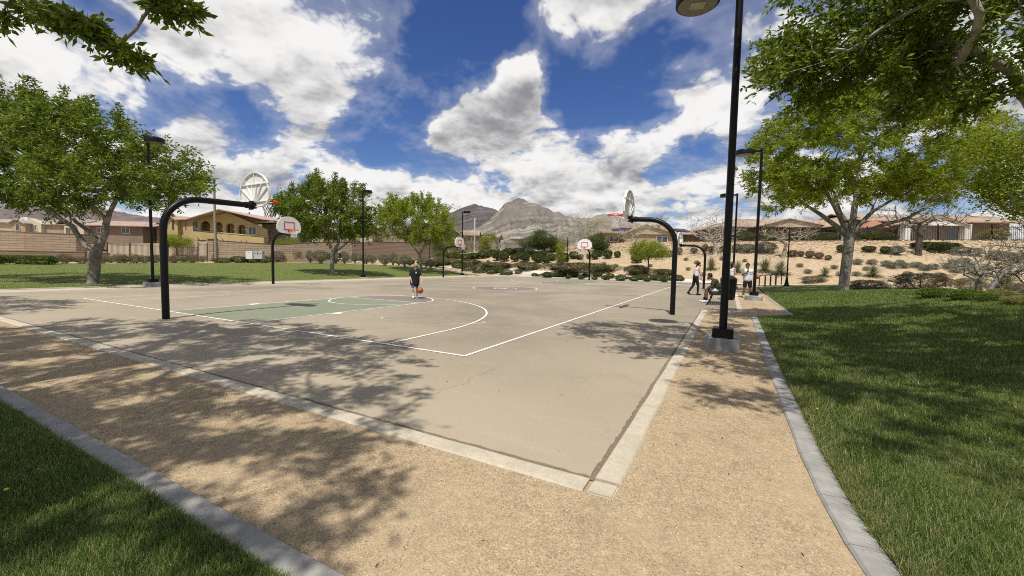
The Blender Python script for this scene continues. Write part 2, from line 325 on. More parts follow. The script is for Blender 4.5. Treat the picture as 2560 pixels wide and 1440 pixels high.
# ------------------------------------------------------------------ mesh helpers
COL = scene.collection
def tag(o, label=None, cat=None, group=None, kind=None):
    if label: o["label"] = label
    if cat: o["category"] = cat
    if group: o["group"] = group
    if kind: o["kind"] = kind
    return o
def empty(name, loc, rz=0.0):
    o = bpy.data.objects.new(name, None); COL.objects.link(o); o.location = [float(v) for v in loc]; o.rotation_euler = (0, 0, rz)
    o.empty_display_size = 0.2; return o
def mesh_np(name, V, F, mats, parent=None, smooth=False, mi=None):
    """V (n,3); F (m,k) equal-size faces"""
    V = np.ascontiguousarray(V, dtype=np.float32); F = np.ascontiguousarray(F, dtype=np.int32)
    me = bpy.data.meshes.new(name); k = F.shape[1]; m = F.shape[0]
    me.vertices.add(len(V)); me.vertices.foreach_set("co", V.ravel())
    me.loops.add(m*k); me.loops.foreach_set("vertex_index", F.ravel())
    me.polygons.add(m); me.polygons.foreach_set("loop_start", np.arange(0, m*k, k, dtype=np.int32))
    if smooth: me.polygons.foreach_set("use_smooth", np.ones(m, dtype=bool))
    for mm in (mats if isinstance(mats, (list, tuple)) else [mats]): me.materials.append(MATS[mm] if isinstance(mm, str) else mm)
    if mi is not None: me.polygons.foreach_set("material_index", np.ascontiguousarray(mi, dtype=np.int32))
    me.update(calc_edges=True)
    o = bpy.data.objects.new(name, me); COL.objects.link(o)
    if parent is not None: o.parent = parent
    return o
class MB:
    def __init__(s): s.v = []; s.f = []; s.mi = []; s.cur = 0
    def add(s, vs, fs):
        b = len(s.v); s.v.extend([tuple(float(c) for c in p) for p in vs]); s.f.extend([tuple(b+i for i in f) for f in fs]); s.mi.extend([s.cur]*len(fs)); return s
    def box(s, c, size, rz=0.0, ry=0.0, taper=1.0):
        x, y, z = [v/2 for v in size]; R = Matrix.Rotation(rz, 3, 'Z') @ Matrix.Rotation(ry, 3, 'Y')
        vs = []
        for sz in (-1, 1):
            k = taper if sz > 0 else 1.0
            for sx, sy in ((-1, -1), (1, -1), (1, 1), (-1, 1)):
                p = R @ Vector((sx*x*k, sy*y*k, sz*z)); vs.append((c[0]+p.x, c[1]+p.y, c[2]+p.z))
        return s.add(vs, [(3, 2, 1, 0), (4, 5, 6, 7), (0, 1, 5, 4), (1, 2, 6, 5), (2, 3, 7, 6), (3, 0, 4, 7)])
    def span(s, x0, x1, y0, y1, z0, z1): return s.box(((x0+x1)/2, (y0+y1)/2, (z0+z1)/2), (abs(x1-x0), abs(y1-y0), abs(z1-z0)))
    def tube(s, path, rad, n=10, caps=True, closed=False):
        P = [Vector(p) for p in path]; m = len(P)
        R = list(rad) if hasattr(rad, '__len__') else [rad]*m
        rings = []; ref = None
        for i in range(m):
            if closed: t = (P[(i+1) % m]-P[i-1])
            else: t = P[min(i+1, m-1)]-P[max(i-1, 0)]
            t = t.normalized() if t.length > 1e-9 else Vector((0, 0, 1))
            if ref is None:
                ref = Vector((1, 0, 0)) if abs(t.x) < 0.8 else Vector((0, 1, 0))
            a = (ref - t*ref.dot(t)).normalized(); b = t.cross(a); ref = a
            rings.append([P[i]+(a*math.cos(2*math.pi*k/n)+b*math.sin(2*math.pi*k/n))*R[i] for k in range(n)])
        vs = [v for r in rings for v in r]; fs = []
        for i in range(m if closed else m-1):
            j = (i+1) % m
            for k in range(n): fs.append((i*n+k, i*n+(k+1) % n, j*n+(k+1) % n, j*n+k))
        if caps and not closed: fs += [tuple(range(n-1, -1, -1)), tuple((m-1)*n+k for k in range(n))]
        return s.add(vs, fs)
    def lathe(s, prof, n=20, c=(0, 0, 0)):
        vs = []; fs = []
        for r, z in prof:
            for k in range(n): vs.append((c[0]+r*math.cos(2*math.pi*k/n), c[1]+r*math.sin(2*math.pi*k/n), c[2]+z))
        for i in range(len(prof)-1):
            for k in range(n): fs.append((i*n+k, i*n+(k+1) % n, (i+1)*n+(k+1) % n, (i+1)*n+k))
        fs += [tuple(range(n-1, -1, -1)), tuple((len(prof)-1)*n+k for k in range(n))]
        return s.add(vs, fs)
    def prism(s, poly, a0, a1, axis='y'):
        """poly: 2D points; extruded along axis from a0 to a1.  axis y: (x,z) poly; axis x: (y,z); axis z: (x,y)"""
        n = len(poly)
        def mk(p, a): return {'y': (p[0], a, p[1]), 'x': (a, p[0], p[1]), 'z': (p[0], p[1], a)}[axis]
        vs = [mk(p, a0) for p in poly]+[mk(p, a1) for p in poly]
        fs = [tuple(range(n-1, -1, -1)), tuple(range(n, 2*n))]+[(i, (i+1) % n, n+(i+1) % n, n+i) for i in range(n)]
        return s.add(vs, fs)
    def quad(s, a, b, c, d): return s.add([a, b, c, d], [(0, 1, 2, 3)])
    def build(s, name, mat, parent=None, smooth=False, bevel=0.0):
        me = bpy.data.meshes.new(name); me.from_pydata(s.v, [], s.f)
        for mm in (mat if isinstance(mat, (list, tuple)) else [mat]): me.materials.append(MATS[mm])
        if isinstance(mat, (list, tuple)): me.polygons.foreach_set("material_index", s.mi)
        bm = bmesh.new(); bm.from_mesh(me); bmesh.ops.recalc_face_normals(bm, faces=bm.faces)
        if bevel > 0: bmesh.ops.bevel(bm, geom=[e for e in bm.edges if len(e.link_faces) == 2 and e.calc_face_angle(0) > .6], offset=bevel, segments=2, affect='EDGES', clamp_overlap=True)
        bm.to_mesh(me); bm.free()
        if smooth:
            me.polygons.foreach_set("use_smooth", [True]*len(me.polygons))
            if smooth != 'all': me.set_sharp_from_angle(angle=math.radians(40))
        me.update()
        o = bpy.data.objects.new(name, me); COL.objects.link(o)
        if parent is not None: o.parent = parent
        return o
def copy_tree(o, parent=None):
    c = o.copy(); COL.objects.link(c); c.parent = parent
    for ch in list(o.children): copy_tree(ch, c)
    return c
ORD = ['first', 'second', 'third', 'fourth', 'fifth', 'sixth', 'seventh', 'eighth', 'ninth', 'tenth', 'eleventh', 'twelfth', 'thirteenth', 'fourteenth', 'fifteenth',
       'sixteenth', 'seventeenth', 'eighteenth', 'nineteenth', 'twentieth', 'twenty-first', 'twenty-second', 'twenty-third', 'twenty-fourth', 'twenty-fifth', 'twenty-sixth', 'twenty-seventh', 'twenty-eighth']

# -- value noise for terrain and mountains
_rs = np.random.RandomState(7); _tab = _rs.rand(256, 256)
def vnoise(x, y):
    x = np.asarray(x, float); y = np.asarray(y, float)
    xi = np.floor(x).astype(int); yi = np.floor(y).astype(int); fx = x-xi; fy = y-yi
    fx = fx*fx*(3-2*fx); fy = fy*fy*(3-2*fy)
    g = lambda a, b: _tab[a % 256, b % 256]
    return (g(xi, yi)*(1-fx)+g(xi+1, yi)*fx)*(1-fy)+(g(xi, yi+1)*(1-fx)+g(xi+1, yi+1)*fx)*fy
def fbm(x, y, o=5, ridge=False):
    s = 0; a = .5; t = 0
    for i in range(o):
        n = vnoise(x*2**i+17.3*i, y*2**i+9.1*i)
        if ridge: n = 1-np.abs(2*n-1)
        s = s+a*n; t += a; a *= .5
    return s/t
def sm(t): t = np.clip(t, 0, 1); return t*t*(3-2*t)

# ------------------------------------------------------------------ terrain
def H(x, y):
    x = np.asarray(x, float); y = np.asarray(y, float)
    xl = np.clip(-22.0-x, 0, 60)
    left = 0.014*xl + 0.020*np.clip(y-2, 0, 45)*sm(xl/10.0)
    yb = 36.2 + 0.10*np.clip(-20-x, 0, 60)
    hp = 4.6 - 1.3*sm((-8-x)/18.0) - 1.7*sm((-28-x)/30.0)
    s = 0.30 - 0.04*sm((-8-x)/22.0)
    t = np.clip(y-yb, 0, None)*s
    k = 0.5; h = np.clip(0.5+0.5*(hp-t)/k, 0, 1); hill = np.maximum(hp*(1-h)+t*h-k*h*(1-h), 0)
    mound = 0.72*sm((x-4.6)/6.5)*sm((y+14)/12.0)*(1-0.45*sm((y-15)/9.0))*(1-sm((y-28)/14.0))
    far = sm((np.hypot(x, y)-160)/400.0)
    return (np.maximum(left, hill)+mound)*(1-far)
def gp(px, py, dmax=140.0):
    """where the view ray through a picture point meets the ground"""
    d = pix_dir(px, py); ts = np.concatenate([np.arange(1.0, 60, .05), np.arange(60, dmax, .2)])
    P = CAM[None, :]+d[None, :]*ts[:, None]
    g = P[:, 2]-H(P[:, 0], P[:, 1]); i = np.argmax(g < 0)
    if g[i] >= 0: i = len(ts)-1
    q = P[i]; return np.array([q[0], q[1], float(H(q[0], q[1]))])
def depth(P): return float(np.dot(np.asarray(P)-CAM, FW))

# ------------------------------------------------------------------ the ground and the court
def grid_sheet(name, xs, ys, zf, mat, keep=None):
    X, Y = np.meshgrid(xs, ys); Z = zf(X, Y); V = np.stack([X.ravel(), Y.ravel(), Z.ravel()], 1)
    nx, ny = len(xs), len(ys); idx = np.arange(nx*ny).reshape(ny, nx)
    F = np.stack([idx[:-1, :-1].ravel(), idx[:-1, 1:].ravel(), idx[1:, 1:].ravel(), idx[1:, :-1].ravel()], 1)
    if keep is not None:
        cx = (X[:-1, :-1]+X[1:, 1:])/2; cy = (Y[:-1, :-1]+Y[1:, 1:])/2; F = F[keep(cx, cy).ravel()]
    return mesh_np(name, V, F, mat, smooth=True)
def in_poly(poly, x, y):
    x = np.asarray(x, float); y = np.asarray(y, float); r = np.zeros(x.shape, bool); n = len(poly)
    for i in range(n):
        x0, y0 = poly[i]; x1, y1 = poly[(i+1) % n]
        if y0 == y1: continue
        c = ((y0 > y) != (y1 > y)) & (x < (x1-x0)*(y-y0)/(y1-y0)+x0); r ^= c
    return r
_far_edge = [gp(px, py)[:2] for px, py in ((4, 659.5), (130, 659.5), (300, 659), (480, 657.5), (700, 657), (850, 659), (1000, 665), (1090, 675), (1170, 684.5), (1222, 689))]
LAWN_L = [(-21.95, -40.0), (-21.95, 30.0), (-21.7, 33.6)] + [tuple(p) for p in _far_edge[::-1]] + [(_far_edge[0][0]-4, -8.0), (_far_edge[0][0]-8, -40.0)]
LAWN_R = [(4.6, -30.0), (4.6, -3.9), (4.38, -2.9), (4.30, -2.2), (4.265, -1.3), (4.27, 1.0), (4.37, 8.8), (5.43, 9.75), (5.43, 20.3), (5.6, 30.5), (7.0, 31.2), (9.5, 30.2), (12.0, 27.6), (15.0, 23.6), (19.0, 19.5), (26, 14), (36, 4), (40, -30)]
LAWN_N = [(-60.0, -4.06), (2.3, -4.06), (2.45, -5.2), (2.5, -30.0), (-60.0, -30.0)]
xs = np.concatenate([[-20000, -12000, -7000, -4000, -2000, -1000, -600, -400, -300, -220, -170], np.arange(-140, 80, 1.0), [90, 110, 150, 220, 400, 800, 2000, 5000, 12000, 20000]])
ys = np.concatenate([[-20000, -8000, -3000, -1000, -300, -120, -60], np.arange(-40, 130, 1.0), [140, 170, 220, 300, 400, 600, 1000, 2000, 4000, 7000, 12000, 20000]])
def ground_z(X, Y):
    z = H(X, Y)
    flat = ((X > -22) & (X < 4.6) & (Y > -30) & (Y < 34.8))
    lawn = in_poly(LAWN_L, X, Y) | in_poly(LAWN_R, X, Y)
    return z - 0.30*flat - 0.30*(lawn & ~flat) + (fbm(X*.35, Y*.35, 4)-.5)*0.16*sm((Y-38)/6.0)
tag(grid_sheet('ground', xs, ys, ground_z, 'slope_gravel'), 'tan gravel ground of the planted slope behind the court', 'ground', kind='structure')
lawn_l = grid_sheet('lawn', np.arange(-80, -21.2, .5), np.arange(-40, 70, .5), lambda X, Y: H(X, Y)+0.015, 'lawn', lambda x, y: in_poly(LAWN_L, x, y))
tag(lawn_l, 'wide mown lawn beyond the far left sideline', 'lawn', kind='structure')
lawn_r = grid_sheet('lawn', np.concatenate([np.arange(4.0, 5.6, .06), np.arange(5.6, 40, .3)]), np.arange(-12, 32, .25), lambda X, Y: H(X, Y)-.004+(.024+(fbm(X*1.3, Y*1.3, 4)-.5)*.07)*sm((X-4.33-1.1*sm((Y-8.6)/.8))/.5), 'lawn', lambda x, y: in_poly([(p[0]-(.045 if p[0] < 6 else 0), p[1]) for p in LAWN_R], x, y))
tag(lawn_r, 'shaded grass mound right of the granite path', 'lawn', kind='structure')
lawn_n = grid_sheet('lawn', np.arange(-60, 2.6, .25), np.arange(-30.06, -4.0, .25), lambda X, Y: 0.01+(fbm(X*1.1, Y*1.1, 4)-.5)*.06*sm((-4.06-Y)/.5), 'lawn', lambda x, y: in_poly([(-60.0, -4.04), (2.45, -4.04), (2.5, -30.2), (-60.0, -30.2)], x, y))
tag(lawn_n, 'corner of lawn in front of the grey kerb, bottom left', 'lawn', kind='structure')
dg = grid_sheet('granite_path', np.concatenate([np.arange(-60, -12, 1.0), np.arange(-12, 5.6, .2)]), np.concatenate([np.arange(-14, 12, .2), np.arange(12, 36.2, .8)]),
                lambda X, Y: -0.013+(fbm(X*2.1, Y*2.1, 4)-.5)*.014, 'decomposed_granite')
tag(dg, 'tan decomposed granite path round the court', 'path', kind='structure')

CW, CL = 15.44, 30.25; CX = -CW/2
rng = random.Random(3)
def jag(a, b, step, amp):
    n = max(2, int(math.dist(a, b)/step)); out = []
    dx, dy = (b[0]-a[0])/n, (b[1]-a[1])/n; L = math.hypot(dx, dy)
    for i in range(n): 
        j = rng.uniform(-amp, amp) if 0 < i else 0
        out.append((a[0]+dx*i-dy/L*j, a[1]+dy*i+dx/L*j))
    return out
outline = jag((2.768, 9.93), (2.768, -2.47), .05, .010)+jag((2.768, -2.47), (-12, -2.47), .05, .010)+[(-12, -2.47), (-20.4, -2.47), (-20.4, 34.6), (3.84, 34.6), (3.84, 9.93)]
court = empty('basketball_court', (0, 0, 0)); tag(court, 'tan grey paved basketball court with white lines', 'court', kind='structure')
MB().prism(outline, -0.12, 0.0, 'z').build('court_slab', 'court_surface', court)
mb = MB(); mb.span(-21.8, -20.41, -2.4, 34.6, -0.12, -0.002); mb.build('pale_margin', 'court_margin', court)
def disc(mb, cx, cy, r0, r1, a0, a1, z, n=64):
    for i in range(n):
        t0 = a0+(a1-a0)*i/n; t1 = a0+(a1-a0)*(i+1)/n
        p = lambda r, t: (cx+r*math.cos(t), cy+r*math.sin(t), z)
        if r0 <= 0: mb.add([(cx, cy, z), p(r1, t0), p(r1, t1)], [(0, 1, 2)])
        else: mb.quad(p(r0, t0), p(r1, t0), p(r1, t1), p(r0, t1))
def rect(mb, x0, x1, y0, y1, z): mb.quad((x0, y0, z), (x1, y0, z), (x1, y1, z), (x0, y1, z))
for yb_, sg in ((0.0, 1), (CL, -1)):
    g = MB(); rect(g, CX-1.83, CX+1.83, *sorted((yb_, yb_+sg*5.8)), .003); g.build('green_key', 'court_green', court)
    g = MB(); disc(g, CX, yb_+sg*5.8, 0, 1.83, 0 if sg > 0 else math.pi, math.pi if sg > 0 else 2*math.pi, .0035, 40); g.build('plum_half_circle', 'court_plum', court)
g = MB(); disc(g, CX, CL/2, 0, 1.83, 0, 2*math.pi, .003); g.build('plum_centre_circle', 'court_plum', court)
Z1 = .007; hw = .027
def line(x0, x1, y0, y1): 
    g = MB(); rect(g, x0, x1, y0, y1, Z1); g.build('painted_line', 'line_paint', court)
line(-hw, hw, -hw, CL+hw); line(-CW-hw, -CW+hw, -hw, CL+hw); line(-CW+hw, -hw, -hw, hw); line(-CW+hw, -hw, CL-hw, CL+hw)
line(-CW+hw, CX-1.83-hw, CL/2-hw, CL/2+hw); line(CX+1.83+hw, -hw, CL/2-hw, CL/2+hw)
g = MB(); disc(g, CX, CL/2, 1.83-hw, 1.83+hw, 0, 2*math.pi, Z1); g.build('painted_circle', 'line_paint', court)
g = MB(); disc(g, CX, CL/2, .60, .68, 0.3, 2*math.pi-.2, Z1, 40); rect(g, CX-.34, CX+.30, CL/2-.30, CL/2-.22, Z1); rect(g, CX-.05, CX+.05, CL/2-.22, CL/2+.28, Z1); g.build('painted_emblem', 'line_paint', court)
for yb_, sg in ((0.0, 1), (CL, -1)):
    def yl(a, b): return sorted((yb_+sg*a, yb_+sg*b))
    for sx in (-1, 1):
        x = CX+sx*1.83; line(x-hw, x+hw, *yl(hw, 5.8))
        line(x+sx*hw if sx > 0 else x-hw-.22, x+hw+.22 if sx > 0 else x-hw, *yl(2.13, 2.43))
        for yy in (3.3, 4.15, 5.0): line(x+hw if sx > 0 else x-hw-.18, x+hw+.18 if sx > 0 else x-hw, *yl(yy, yy+.06))
    line(CX-1.83+hw, CX+1.83-hw, *yl(5.8-hw, 5.8+hw))
    g = MB(); disc(g, CX, yb_+sg*5.8, 1.83-hw, 1.83+hw, 0, 2*math.pi, Z1+.002); g.build('painted_circle', 'line_paint', court)
    yc = 1.6; R3 = 6.06
    g = MB(); disc(g, CX, yb_+sg*yc, R3-hw, R3+hw, 0 if sg > 0 else math.pi, math.pi if sg > 0 else 2*math.pi, Z1, 72); g.build('painted_arc', 'line_paint', court)
    for sx in (-1, 1): line(CX+sx*R3-hw, CX+sx*R3+hw, *yl(hw, yc))
g = MB(); rect(g, -12, 2.81, -2.51, -2.44, -.006); rect(g, 2.74, 2.81, -2.44, 9.93, -.006); g.build('joint_dirt', 'joint_dirt', court)
# small worn white patches by the first key and the right edge
g = MB()
for k in range(26):
    a = k/26*2*math.pi; b = (k+1)/26*2*math.pi; g.quad(*[(-2.9+r*1.35*math.cos(t), 2.75+r*.5*math.sin(t)+.35*math.cos(t), .004) for r, t in ((.93, a), (1, a), (1, b), (.93, b))])
g.build('worn_chalk_ring', 'court_margin', court)
# kerbs
def kerb(name, label, pts, w, top, mat, sec=3.05, h=.16, gap=.006):
    k = empty(name, (*pts[0], 0)); tag(k, label, 'kerb', kind='structure')
    for (x0, y0), (x1, y1) in zip(pts[:-1], pts[1:]):
        L = math.hypot(x1-x0, y1-y0); n = max(1, round(L/sec)); a = math.atan2(y1-y0, x1-x0); 
        for i in range(n):
            s0 = L*i/n+gap; s1 = L*(i+1)/n-gap
            mb = MB(); m = max(1, int((s1-s0)/.3)); rings = []
            for j in range(m+1):
                s = s0+(s1-s0)*j/m; cxx = x0+math.cos(a)*s-pts[0][0]; cyy = y0+math.sin(a)*s-pts[0][1]
                nx, ny = -math.sin(a), math.cos(a)
                e0 = -w/2+rng.uniform(-.006, .006); e1 = w/2+rng.uniform(-.006, .006); zt = top+rng.uniform(-.002, .002)
                b = .014
                rings.append([(cxx+nx*e, cyy+ny*e, z) for e, z in ((e0, top-h), (e0, zt-b), (e0+b, zt), (e1-b, zt), (e1, zt-b), (e1, top-h))])
            vs = [p for r in rings for p in r]; fs = [tuple(range(5, -1, -1)), tuple(m*6+q for q in range(6))]
            for j in range(m):
                for q in range(6): fs.append((j*6+q, j*6+(q+1) % 6, (j+1)*6+(q+1) % 6, (j+1)*6+q))
            mb.add(vs, fs); mb.build('kerb_section', mat, k, smooth=True)
    return k
kerb('court_kerb', 'pale concrete edging strip along the near end of the court', [(2.78, -2.585), (-20.4, -2.585)], .17, .004, 'kerb_concrete')
kerb('court_kerb', 'pale concrete edging strip between the court and the right granite path', [(2.885, -2.49), (2.885, 9.9)], .17, .004, 'kerb_concrete')
mb = MB(); mb.box((0, 0, -.06), (.17, .165, .128)); cb = mb.build('kerb_block', 'kerb_concrete', None, bevel=.01); cb.location = (2.885, -2.59, 0); tag(cb, 'small square concrete corner block where the two pale edging strips meet', 'kerb', kind='structure')
kerb('court_kerb', 'pale concrete edging strip round the bench pad', [(2.98, 9.985), (3.84, 9.985)], .12, .004, 'kerb_concrete', 2)
kerb('court_kerb', 'pale concrete edging strip behind the bench pad', [(3.93, 9.93), (3.93, 30.5)], .16, .004, 'kerb_concrete')
kerb('lawn_kerb', 'grey concrete kerb along the near left lawn', [(2.4, -3.98), (-40, -3.98)], .165, .010, 'grey_kerb', 4.0)
kerb('lawn_kerb', 'grey concrete kerb along the right grass mound', [(4.52, -3.9), (4.40, -3.4), (4.30, -2.9), (4.235, -2.45), (4.195, -1.95), (4.18, -1.3), (4.185, 1.0), (4.22, 4.8), (4.28, 8.75)], .165, .010, 'grey_kerb', 4.0, gap=.0015)
kerb('lawn_kerb', 'grey concrete kerb of the right lawn past the path widening', [(5.38, 9.75), (5.36, 20.3)], .17, .010, 'grey_kerb', 4.0)
kerb('lawn_kerb', 'pale kerb between the far left lawn and the court', [(-21.88, -3), (-21.88, 34.2)], .15, .035, 'kerb_concrete', 4.0)
kerb('court_kerb', 'pale kerb along the far end of the court', [(3.8, 34.72), (-20.4, 34.72)], .18, .06, 'walk_white', 4.0)
# far walkway and steps
def hsheet(name, label, poly_w, off, mat, cat, nseg=40):
    (a0, a1), (b0, b1) = poly_w
    V = []; F = []
    for i in range(nseg+1):
        t = i/nseg; p = (np.array(a0)*(1-t)+np.array(a1)*t); q = (np.array(b0)*(1-t)+np.array(b1)*t)
        for j in range(5):
            r = p*(1-j/4)+q*j/4; V.append((r[0], r[1], float(H(r[0], r[1]))+off))
    for i in range(nseg):
        for j in range(4): F.append((i*5+j, i*5+j+1, (i+1)*5+j+1, (i+1)*5+j))
    o = mesh_np(name, V, F, mat); tag(o, label, cat, kind='structure'); return o
hsheet('walkway', 'white concrete walkway past the far right corner to the bike racks', (((-2.2, 35.4), (14, 31.6)), ((-2.2, 37.4), (14, 33.8))), .06, 'walk_white', 'walkway')
hsheet('walkway', 'white concrete walkway running along the foot of the slope behind the far hoop', (((-30, 37.9), (-2.2, 36.2)), ((-30, 39.3), (-2.2, 37.3))), .05, 'walk_white', 'walkway')
sp = gp(1318, 691); st = empty('concrete_steps', (sp[0], sp[1], 0), 0.12); tag(st, 'short flight of white concrete steps beside low shrubs behind the court', 'steps')
for i in range(4):
    mb = MB(); mb.span(-1.0, 1.0, i*.42, i*.42+.46, -.3, .11*(i+1)); mb.build('step', 'walk_white', st, bevel=.01)

# ------------------------------------------------------------------ mountains
def rock_mat(name, a, b_, light, dark, sc, tilt):
    m, T, b = new_mat(name); tc = T.n('ShaderNodeTexCoord').outputs['Object']
    mp = T.n('ShaderNodeMapping', {0: tc, 2: tilt, 3: (1, 1, 1)})
    sx = T.n('ShaderNodeSeparateXYZ', {0: mp.outputs[0]})
    nz = T.noise(tc, .004*sc, 8, .65)
    lay = T.noise(T.n('ShaderNodeCombineXYZ', {0: T.math('MULTIPLY', sx.outputs[0], .0022*sc), 1: 0.0, 2: T.math('ADD', T.math('MULTIPLY', sx.outputs[2], .035*sc), T.math('MULTIPLY', nz.outputs[0], 1.2))}).outputs[0], 1.0, 5, .6)
    col = T.mix(T.lin(nz.outputs[0], .35, .65), a, b_)
    col = T.mix(T.math('MULTIPLY', T.ss(lay.outputs[0], .52, .66), .75), col, light)
    col = T.mix(T.math('MULTIPLY', T.ss(lay.outputs[0], .46, .36), .55), col, dark)
    sc2 = T.noise(tc, .035*sc, 4, .7); col = T.mix(T.math('MULTIPLY', T.ss(sc2.outputs[0], .55, .68), .5), col, dark)
    pt = T.noise(tc, .0065*sc, 7, .7, 1.0); col = T.mix(T.math('MULTIPLY', T.ss(pt.outputs[0], .58, .66), .75), col, light)
    T.link(col, b.inputs['Base Color']); b.inputs['Roughness'].default_value = 1.0; b.inputs['Specular IOR Level'].default_value = 0.0
    bp = T.n('ShaderNodeBump', {'Strength': .6, 'Distance': 12.0/sc, 'Height': T.noise(tc, .02*sc, 6, .7).outputs[0]}); T.link(bp.outputs[0], b.inputs['Normal'])
    MATS[name] = m
rock_mat('rock_main', (.14, .125, .107), (.20, .18, .157), (.36, .33, .29), (.075, .07, .062), 1.0, (0.0, 0.30, 0.5))
rock_mat('rock_cloud_shaded', (.085, .08, .08), (.115, .105, .105), (.16, .145, .135), (.05, .05, .055), .7, (0, .2, 0))  # back ridge: cloud shade is put into this dark rock colour
rock_mat('rock_side', (.20, .175, .145), (.25, .22, .18), (.32, .29, .25), (.12, .11, .09), .8, (0, -.2, .4))
rock_mat('rock_left', (.13, .105, .105), (.165, .135, .13), (.22, .185, .17), (.085, .075, .085), .5, (0, .1, 0))
def mountain(label, crest, D, base_px, mat, gully, seed, front=.62):
    cx = np.array([c[0] for c in crest], float); cy = np.array([c[1] for c in crest], float)
    us = np.arange(cx[0], cx[-1]+.1, 3.0); n = len(us); nv = 72
    cr = np.interp(us, cx, cy); cr = cr+(fbm(us*.11+seed, us*0+seed, 4)-.5)*3.0
    vs_ = np.linspace(0, 1.25, nv)
    V = np.zeros((nv, n, 3))
    for i, u in enumerate(us):
        hz = 660+(u-1280)*.019
        dh = pix_dir(u, hz); dh = np.array([dh[0], dh[1], 0])
        zc = (hz-cr[i])/FPX*D*1.0+CAM[2]; zc = max(zc, 5)
        for_d = D*(front+(1-front)*vs_)
        prof = np.where(vs_ <= 1, vs_**1.25, 1-(vs_-1)*2.2)
        V[:, i, 0] = CAM[0]+dh[0]*for_d; V[:, i, 1] = CAM[1]+dh[1]*for_d; V[:, i, 2] = zc*prof
    s = gully/D
    nz = fbm(V[..., 0]*s*9+seed, V[..., 1]*s*9, 6, ridge=True)-.55
    nz2 = fbm(V[..., 0]*s*40+seed, V[..., 1]*s*40, 4, ridge=True)-.5
    amp = np.clip(vs_*(1.02-vs_)*4, 0, 1)[:, None]
    hscale = V[..., 2].max(axis=0)[None, :]
    nz3 = fbm(V[..., 0]*s*110+seed, V[..., 1]*s*110, 4, ridge=True)-.5
    V[..., 2] += amp*hscale*(nz*.40+nz2*.20+nz3*.07)
    V[..., 2] += (nz2*.05*hscale)*np.clip(vs_, 0, 1)[:, None]*(vs_[:, None] > .9)
    idx = np.arange(nv*n).reshape(nv, n)
    F = np.stack([idx[:-1, :-1].ravel(), idx[:-1, 1:].ravel(), idx[1:, 1:].ravel(), idx[1:, :-1].ravel()], 1)
    o = mesh_np('mountain', V.reshape(-1, 3), F, mat, smooth=True); tag(o, label, 'mountain', kind='structure'); return o
mountain('sharp grey tan rock peak rising behind the houses at centre', [(1020, 640), (1090, 612), (1150, 590), (1200, 570), (1225, 552), (1243, 535), (1258, 515), (1270, 506), (1283, 501), (1293, 498), (1305, 503), (1320, 510), (1334, 511), (1350, 518), (1368, 527), (1382, 534), (1394, 533), (1410, 541), (1428, 549), (1460, 566), (1500, 580), (1560, 600), (1640, 630)], 2600, 0, 'rock_main', 1.0, 3.1)
mountain('ridge left of the sharp peak, cloud shade painted into its dark blue grey', [(1040, 600), (1080, 560), (1120, 540), (1150, 526), (1185, 516), (1205, 519), (1225, 525), (1245, 531), (1275, 542), (1310, 560), (1400, 600)], 4600, 0, 'rock_cloud_shaded', 1.0, 8.7, .75)
mountain('low grey ridge right of the sharp peak', [(1340, 600), (1400, 570), (1430, 551), (1447, 547), (1462, 551), (1478, 548), (1492, 542), (1508, 540), (1524, 541), (1545, 546), (1570, 555), (1600, 566), (1640, 575), (1700, 585), (1800, 600), (2000, 610), (2200, 640)], 3600, 0, 'rock_side', 1.0, 5.3, .7)
mountain('long purple brown mountain range at far left', [(-160, 530), (-60, 521), (0, 517), (35, 517), (55, 513), (80, 518), (130, 522), (190, 525), (260, 527), (320, 537), (380, 545), (450, 552), (540, 560), (640, 556), (680, 552), (720, 556), (820, 562), (930, 566), (1000, 562), (1060, 560), (1120, 566), (1200, 590)], 7000, 0, 'rock_left', 1.0, 1.9, .75)

